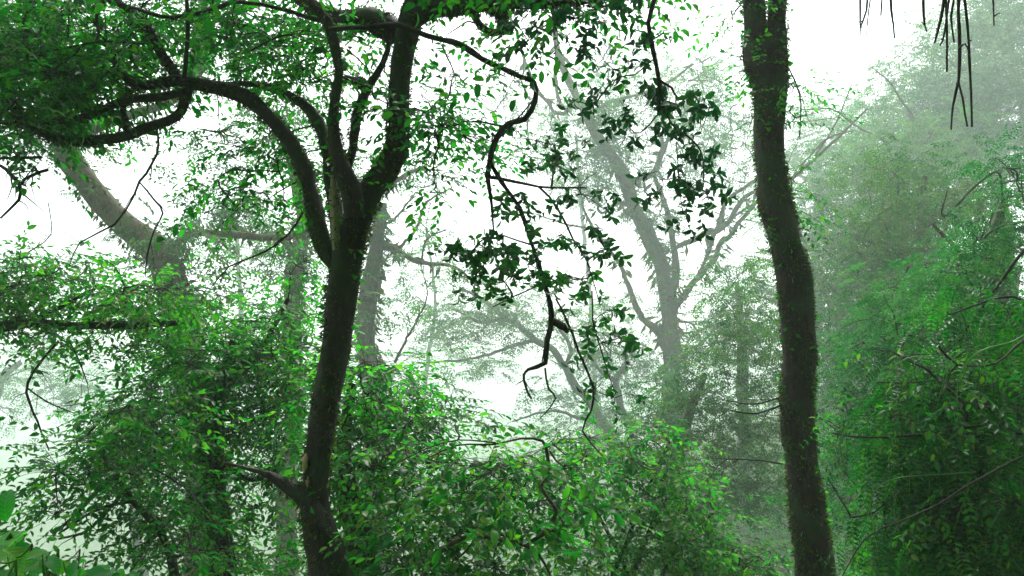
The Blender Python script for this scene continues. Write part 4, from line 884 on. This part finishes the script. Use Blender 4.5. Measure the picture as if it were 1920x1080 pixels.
# ============================================================ 13 trees on the misty right bank
GR = 'misty trees climbing the right bank'
BANK = [
 ('bank_tree', 'nearest of the hazy trees on the right bank, dark feathery boughs reaching left', [(1900, 900, 40), (1890, 700, 34), (1870, 560, 28), (1850, 480, 22), (1880, 380, 14)], 9.5, 'leaf_deep', 'feather', .034, .3, 10,
   [(1800, 520, 120, 50, 38), (1880, 440, 70, 60, 22), (1720, 580, 100, 60, 30), (1640, 640, 80, 80, 22), (1860, 600, 90, 60, 24), (1620, 780, 70, 90, 24), (1580, 900, 40, 100, 18), (1900, 330, 50, 50, 10)],
   ([(1880, 600, 14), (1820, 560, 10), (1760, 545, 8), (1700, 550, 5)], [(1860, 520, 12), (1780, 470, 9), (1750, 420, 6)], [(1890, 700, 14), (1780, 660, 10), (1650, 640, 6)])),
 ('bank_tree', 'hazy olive tree with reddish branches at the middle of the right bank', [(1700, 900, 34), (1710, 700, 28), (1722, 560, 22), (1730, 430, 16), (1735, 330, 10)], 13, 'leaf_olive', 'feather', .042, .42, 9,
   [(1720, 430, 110, 70, 38), (1640, 480, 90, 70, 28), (1800, 400, 90, 60, 24), (1700, 340, 100, 50, 30), (1620, 580, 90, 70, 26), (1780, 500, 90, 60, 20), (1580, 680, 60, 60, 14)],
   ([(1722, 540, 14), (1660, 470, 9), (1600, 440, 6)], [(1730, 430, 12), (1780, 370, 9), (1830, 340, 6)], [(1715, 620, 12), (1800, 560, 9), (1860, 500, 6)])),
 ('bank_tree', 'grey-green hazy tree behind the tall trunk, lowest on the left of the bank', [(1590, 900, 30), (1585, 760, 26), (1580, 620, 20), (1590, 480, 14), (1600, 400, 9)], 17, 'leaf_grey', 'feather', .06, .55, 9,
   [(1600, 480, 80, 80, 30), (1560, 580, 60, 80, 22), (1660, 530, 80, 80, 28), (1560, 400, 60, 60, 13), (1640, 650, 80, 60, 18), (1560, 730, 60, 80, 20), (1700, 620, 60, 60, 14)], ([(1470, 350, 7), (1530, 290, 6), (1580, 250, 5), (1625, 205, 3)], [(1530, 290, 4), (1570, 230, 3), (1600, 150, 2)], [(1500, 312, 4), (1550, 265, 4), (1600, 245, 2)], [(1580, 620, 9), (1520, 480, 7), (1480, 370, 6)])),
 ('bank_tree', 'pale yellow-green tree with feathery top halfway up the misty bank', [(1660, 800, 30), (1670, 600, 26), (1690, 420, 20), (1700, 300, 14), (1710, 220, 8)], 18, 'leaf_far', 'feather', .06, .6, 9,
   [(1690, 300, 90, 60, 30), (1620, 330, 70, 60, 22), (1760, 260, 90, 60, 26), (1650, 400, 90, 50, 22), (1800, 330, 70, 60, 18), (1560, 320, 50, 30, 7)], ([(1690, 420, 12), (1640, 340, 9), (1590, 310, 6)], [(1700, 300, 10), (1760, 230, 8)])),
 ('bank_tree', 'silvery grey tree high at the right edge under the hanging twigs', [(1900, 700, 34), (1890, 500, 30), (1870, 330, 24), (1860, 220, 16), (1850, 150, 9)], 21, 'leaf_grey', 'feather', .075, .7, 9,
   [(1850, 200, 90, 60, 30), (1780, 170, 70, 50, 18), (1900, 260, 60, 60, 18), (1820, 280, 80, 50, 16), (1890, 130, 60, 40, 12), (1780, 230, 80, 50, 16)], ()),
 ('bank_tree', 'palest feathery tree top in the upper right corner', [(1960, 600, 30), (1950, 400, 26), (1920, 200, 20), (1880, 80, 12), (1850, 0, 8)], 25, 'leaf_far', 'feather', .085, .85, 8,
   [(1880, 50, 90, 60, 34), (1790, 90, 80, 50, 26), (1725, 140, 60, 40, 18), (1920, -10, 110, 70, 24), (1690, 200, 70, 50, 18), (1830, 10, 60, 40, 10), (1640, 230, 60, 40, 10), (1850, 160, 90, 50, 20)], ()),
 ('bank_tree', 'very faint tree in the mist just right of the tall trunk', [(1520, 800, 26), (1525, 620, 22), (1530, 460, 16), (1535, 340, 10), (1540, 260, 6)], 26, 'leaf_far', 'feather', .09, .9, 7,
   [(1530, 300, 60, 60, 20), (1510, 370, 60, 60, 18), (1550, 230, 50, 40, 7), (1600, 270, 50, 30, 8), (1520, 460, 60, 60, 13), (1640, 220, 50, 30, 5), (1480, 210, 40, 30, 3)], ()),
]
for nm, lab, tr, D, mt, kd, sz, rc, k, bl, ex in BANK:
    Z_ = {9.5: 11, 13: 20, 17: 30, 18: 34, 21: 37, 25: 42, 26: 54}[D]; sz *= Z_ / D; rc *= Z_ / D; D = Z_
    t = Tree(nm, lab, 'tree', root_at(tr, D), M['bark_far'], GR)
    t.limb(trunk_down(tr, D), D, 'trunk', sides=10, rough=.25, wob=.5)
    for l in ex: t.limb(l, D, 'limb', sides=7, jag=.05, mat=M['bark_far'] if 'red' not in lab else M['bark_red'])
    for q_ in range(4):
        a = tr[1 + int(t.g.integers(0, len(tr) - 1))]; sg = -1 if t.g.uniform() < .6 else 1; L_ = t.g.uniform(70, 190); h_ = t.g.uniform(10, 90)
        t.limb([(a[0], a[1], 7), (a[0] + sg * L_ * .2, a[1] - h_ * .3, 5.5), (a[0] + sg * L_ * .4, a[1] - h_ * .45, 4.5), (a[0] + sg * L_ * .65, a[1] - h_ * .85, 3.5), (a[0] + sg * L_, a[1] - h_ * 1.05, 2)], D, 'limb', sides=6, jag=.3, mat=M['bark_red'] if q_ % 2 else M['bark_far'])
    t.crown([(a, b, rx, ry, D, D * .1, int(n * 1.15)) for a, b, rx, ry, n in bl], kd, sz * 1.12, M[mt], lod=2, k=k + 2, tint=.3, rc=rc, twr=.012)

# faint bushes and trees of the valley at the left and centre
FT = [
 ('valley_tree', 'faint broad tree in the valley mist at the left edge', [(-40, 900, 30), (-30, 800, 26), (0, 720, 18), (40, 680, 10)], 26, [(50, 700, 110, 30, 16), (150, 730, 70, 40, 12), (0, 760, 80, 30, 6), (120, 660, 100, 20, 8)]),
 ('valley_tree', 'faint valley tree showing through gaps under the lower left foliage', [(260, 1100, 26), (262, 980, 22), (250, 860, 16), (240, 780, 10)], 22, [(240, 780, 90, 50, 16), (180, 840, 60, 40, 8), (300, 850, 80, 50, 10), (330, 960, 80, 40, 6)]),
 ('valley_tree', 'faint low tree in the mist below the leaning tree, low centre', [(900, 1050, 26), (905, 960, 22), (900, 900, 14), (890, 860, 9)], 24, [(900, 910, 110, 30, 9), (1000, 870, 80, 24, 6), (820, 940, 90, 40, 7), (1090, 820, 70, 30, 9), (960, 970, 160, 50, 20)]),
 ('valley_tree', 'palest big crown in the bright mist behind the hanging leafy branch', [(1120, 900, 12), (1110, 600, 9), (1090, 400, 7), (1080, 250, 5)], 44, [(1080, 180, 130, 90, 40), (1000, 260, 70, 70, 14), (1200, 120, 130, 70, 26), (1340, 180, 80, 90, 28), (1120, 330, 100, 50, 18), (960, 120, 60, 70, 12), (1300, 330, 80, 50, 12)]),
 ('valley_tree', 'faint thin branched tree in the bright gap right of the forked trunk', [(770, 900, 10), (800, 700, 8), (815, 560, 6), (800, 430, 4)], 38, [(800, 380, 80, 60, 9), (860, 470, 70, 40, 8), (760, 500, 50, 60, 7), (840, 640, 80, 50, 10)]),
 ('valley_tree', 'faint crown in the mist seen between the curved and the forked trunks', [(430, 900, 12), (450, 600, 9), (445, 480, 7), (440, 380, 5)], 34, [(440, 400, 80, 50, 12), (380, 470, 60, 40, 8), (500, 460, 60, 40, 8)]),
 ('valley_tree', 'pale yellowish tree crown between the tall trunk and the spreading tree', [(1395, 800, 24), (1390, 680, 20), (1385, 580, 14), (1380, 530, 8)], 22, [(1390, 530, 60, 35, 14), (1400, 600, 50, 50, 13), (1350, 590, 40, 40, 8), (1340, 660, 50, 40, 9)]),
]
for nm, lab, tr, D, bl in FT:
    D *= 1.6
    t = Tree(nm, lab, 'tree', root_at(tr, D), M['bark_far'], 'faint trees in the valley mist')
    t.limb(trunk_down(tr, D), D, 'trunk', sides=9, rough=.25, wob=.5)
    t.crown([(a, b, rx, ry, D, 1.6, n) for a, b, rx, ry, n in bl], 'feather', .14, M['leaf_far'], lod=2, k=8, rc=1.1, twr=.015)

# ============================================================ unseen tree added behind the viewpoint to shade near mist and trunks
t0 = Tree('added_shade_tree', 'unseen tree added behind the viewpoint, its overhead crown shading the near mist and trunks', 'tree', [-1.5, -3.2, float(ground_z(-1.5, -3.2)) - .2], M['bark'])
b0 = t0.base
t0.limb(np.array([[*b0, .4], [*(b0 + [.1, .1, 2]), .3], [*(b0 + [.2, .3, 4.5]), .26], [*(b0 + [.5, .6, 7]), .18]]), 5, 'trunk', sides=14)
for a_ in range(9):
    q_ = a_ * .698 + .2; L_ = 7.5
    t0.limb(np.array([[*(b0 + [.2, .3, 4.2 + .2 * a_]), .14], [*(b0 + [math.cos(q_) * L_ * .4, math.sin(q_) * L_ * .4, 5.9 + .2 * a_]), .09], [*(b0 + [math.cos(q_) * L_, math.sin(q_) * L_, 7 + .2 * a_]), .04]]), 5, 'limb', sides=7, jag=.15)
cc = np.stack([N.uniform(-11, 11, 420), N.uniform(-12, 3.6, 420), N.uniform(5.2, 8.5, 420)], -1)
t0.crown_at(cc[(cc[:, 1] < 1.2) & ~((cc[:, 0] < 0) & (cc[:, 1] > -2.5))], 'feather', .13, M['leaf'])

# ============================================================ undergrowth on the slope
def undergrowth():
    g = np.random.default_rng(5); so = Soup()
    n = 9000
    r = g.uniform(2.0, 55, n); a = g.uniform(-.9, .85, n)
    x, y = r * np.sin(a), r * np.cos(a)
    m = g.uniform(0, 1, n) < np.where(x > 1, 1, .55); x, y, r = x[m], y[m], r[m]; n = len(x)
    h = g.uniform(.1, .9, n) * (1 + r / 22)
    pos = np.stack([x, y, ground_z(x, y) + h], -1)
    hd = g.uniform(0, 6.28, n)
    Rm = frames(np.stack([np.cos(hd), np.sin(hd), g.normal(.1, .3, n)], -1), np.tile([0, 0, 1.0], (n, 1)) + g.normal(0, .2, (n, 3)))
    V, Fq = leaf_shape(2, .46)
    var = g.integers(0, 10, n)
    for v in range(10):
        sel = np.where(var == v)[0]; p, fr, sc, _ = SPR['feather'][v]
        ss = (.05 + .003 * r[sel]) * g.uniform(.8, 1.5, len(sel))
        wp = np.einsum('nij,vj->nvi', Rm[sel], p) * ss[:, None, None] + pos[sel][:, None]
        wr = np.einsum('nij,vjk->nvik', Rm[sel], fr)
        bake_leaves(so, wp.reshape(-1, 3), wr.reshape(-1, 3, 3), (ss[:, None] * sc[None]).ravel(), V, Fq, g.uniform(0, .9, len(sel) * len(p)))
    so.build('undergrowth', M['leaf_bush'], None, kind='stuff', label='low leafy ground cover over the forest slope')
undergrowth()

# ============================================================ mist
def haze():
    lo, hi = (-335, -330, -45), (335, 342, 0)
    top = 0
    for o in COL.objects:
        if o.type == 'MESH' and o.name != 'haze' and len(o.data.vertices):
            zz = max((o.matrix_world if not o.parent else (Matrix.Translation(o.parent.location) @ o.matrix_local)) @ Vector(b) for b in [max(o.bound_box, key=lambda q: q[2])]).z if False else 0
    bpy.context.view_layer.update()
    zs, zmin = [CAM_Z], [0]
    for o in COL.objects:
        if o.type == 'MESH':
            for b in o.bound_box:
                w = o.matrix_world @ Vector(b); zs.append(w.z); zmin.append(w.z)
    top = max(zs) + .6; bot = min(zmin) - 1
    x, y = 335, 342
    V = np.array([[-x, -x, bot], [x, -x, bot], [x, y, bot], [-x, y, bot], [-x, -x, top], [x, -x, top], [x, y, top], [-x, y, top]], float)
    f = np.array([[0, 3, 2, 1], [4, 5, 6, 7], [0, 1, 5, 4], [1, 2, 6, 5], [2, 3, 7, 6], [3, 0, 4, 7]])
    m, t, new, link = nodes('pale_mist')
    out = new('ShaderNodeOutputMaterial'); pv = new('ShaderNodeVolumePrincipled')
    pv.inputs['Color'].default_value = (.83, 1, .91, 1); pv.inputs['Density'].default_value = HAZE
    pv.inputs['Anisotropy'].default_value = .2
    link(pv.outputs[0], out.inputs['Volume'])
    put('haze', mesh_from('haze', V, f, m), kind='stuff', label='pale mist filling the whole valley')
    print('HAZE', bot, top)
haze()
tri = sum(sum(len(p.vertices) - 2 for p in o.data.polygons) if len(o.data.polygons) < 500 else int(len(o.data.loops) - 2 * len(o.data.polygons)) for o in COL.objects if o.type == 'MESH' and o.data.users == 1)
print('TRIS', tri, 'OBJS', len(COL.objects))
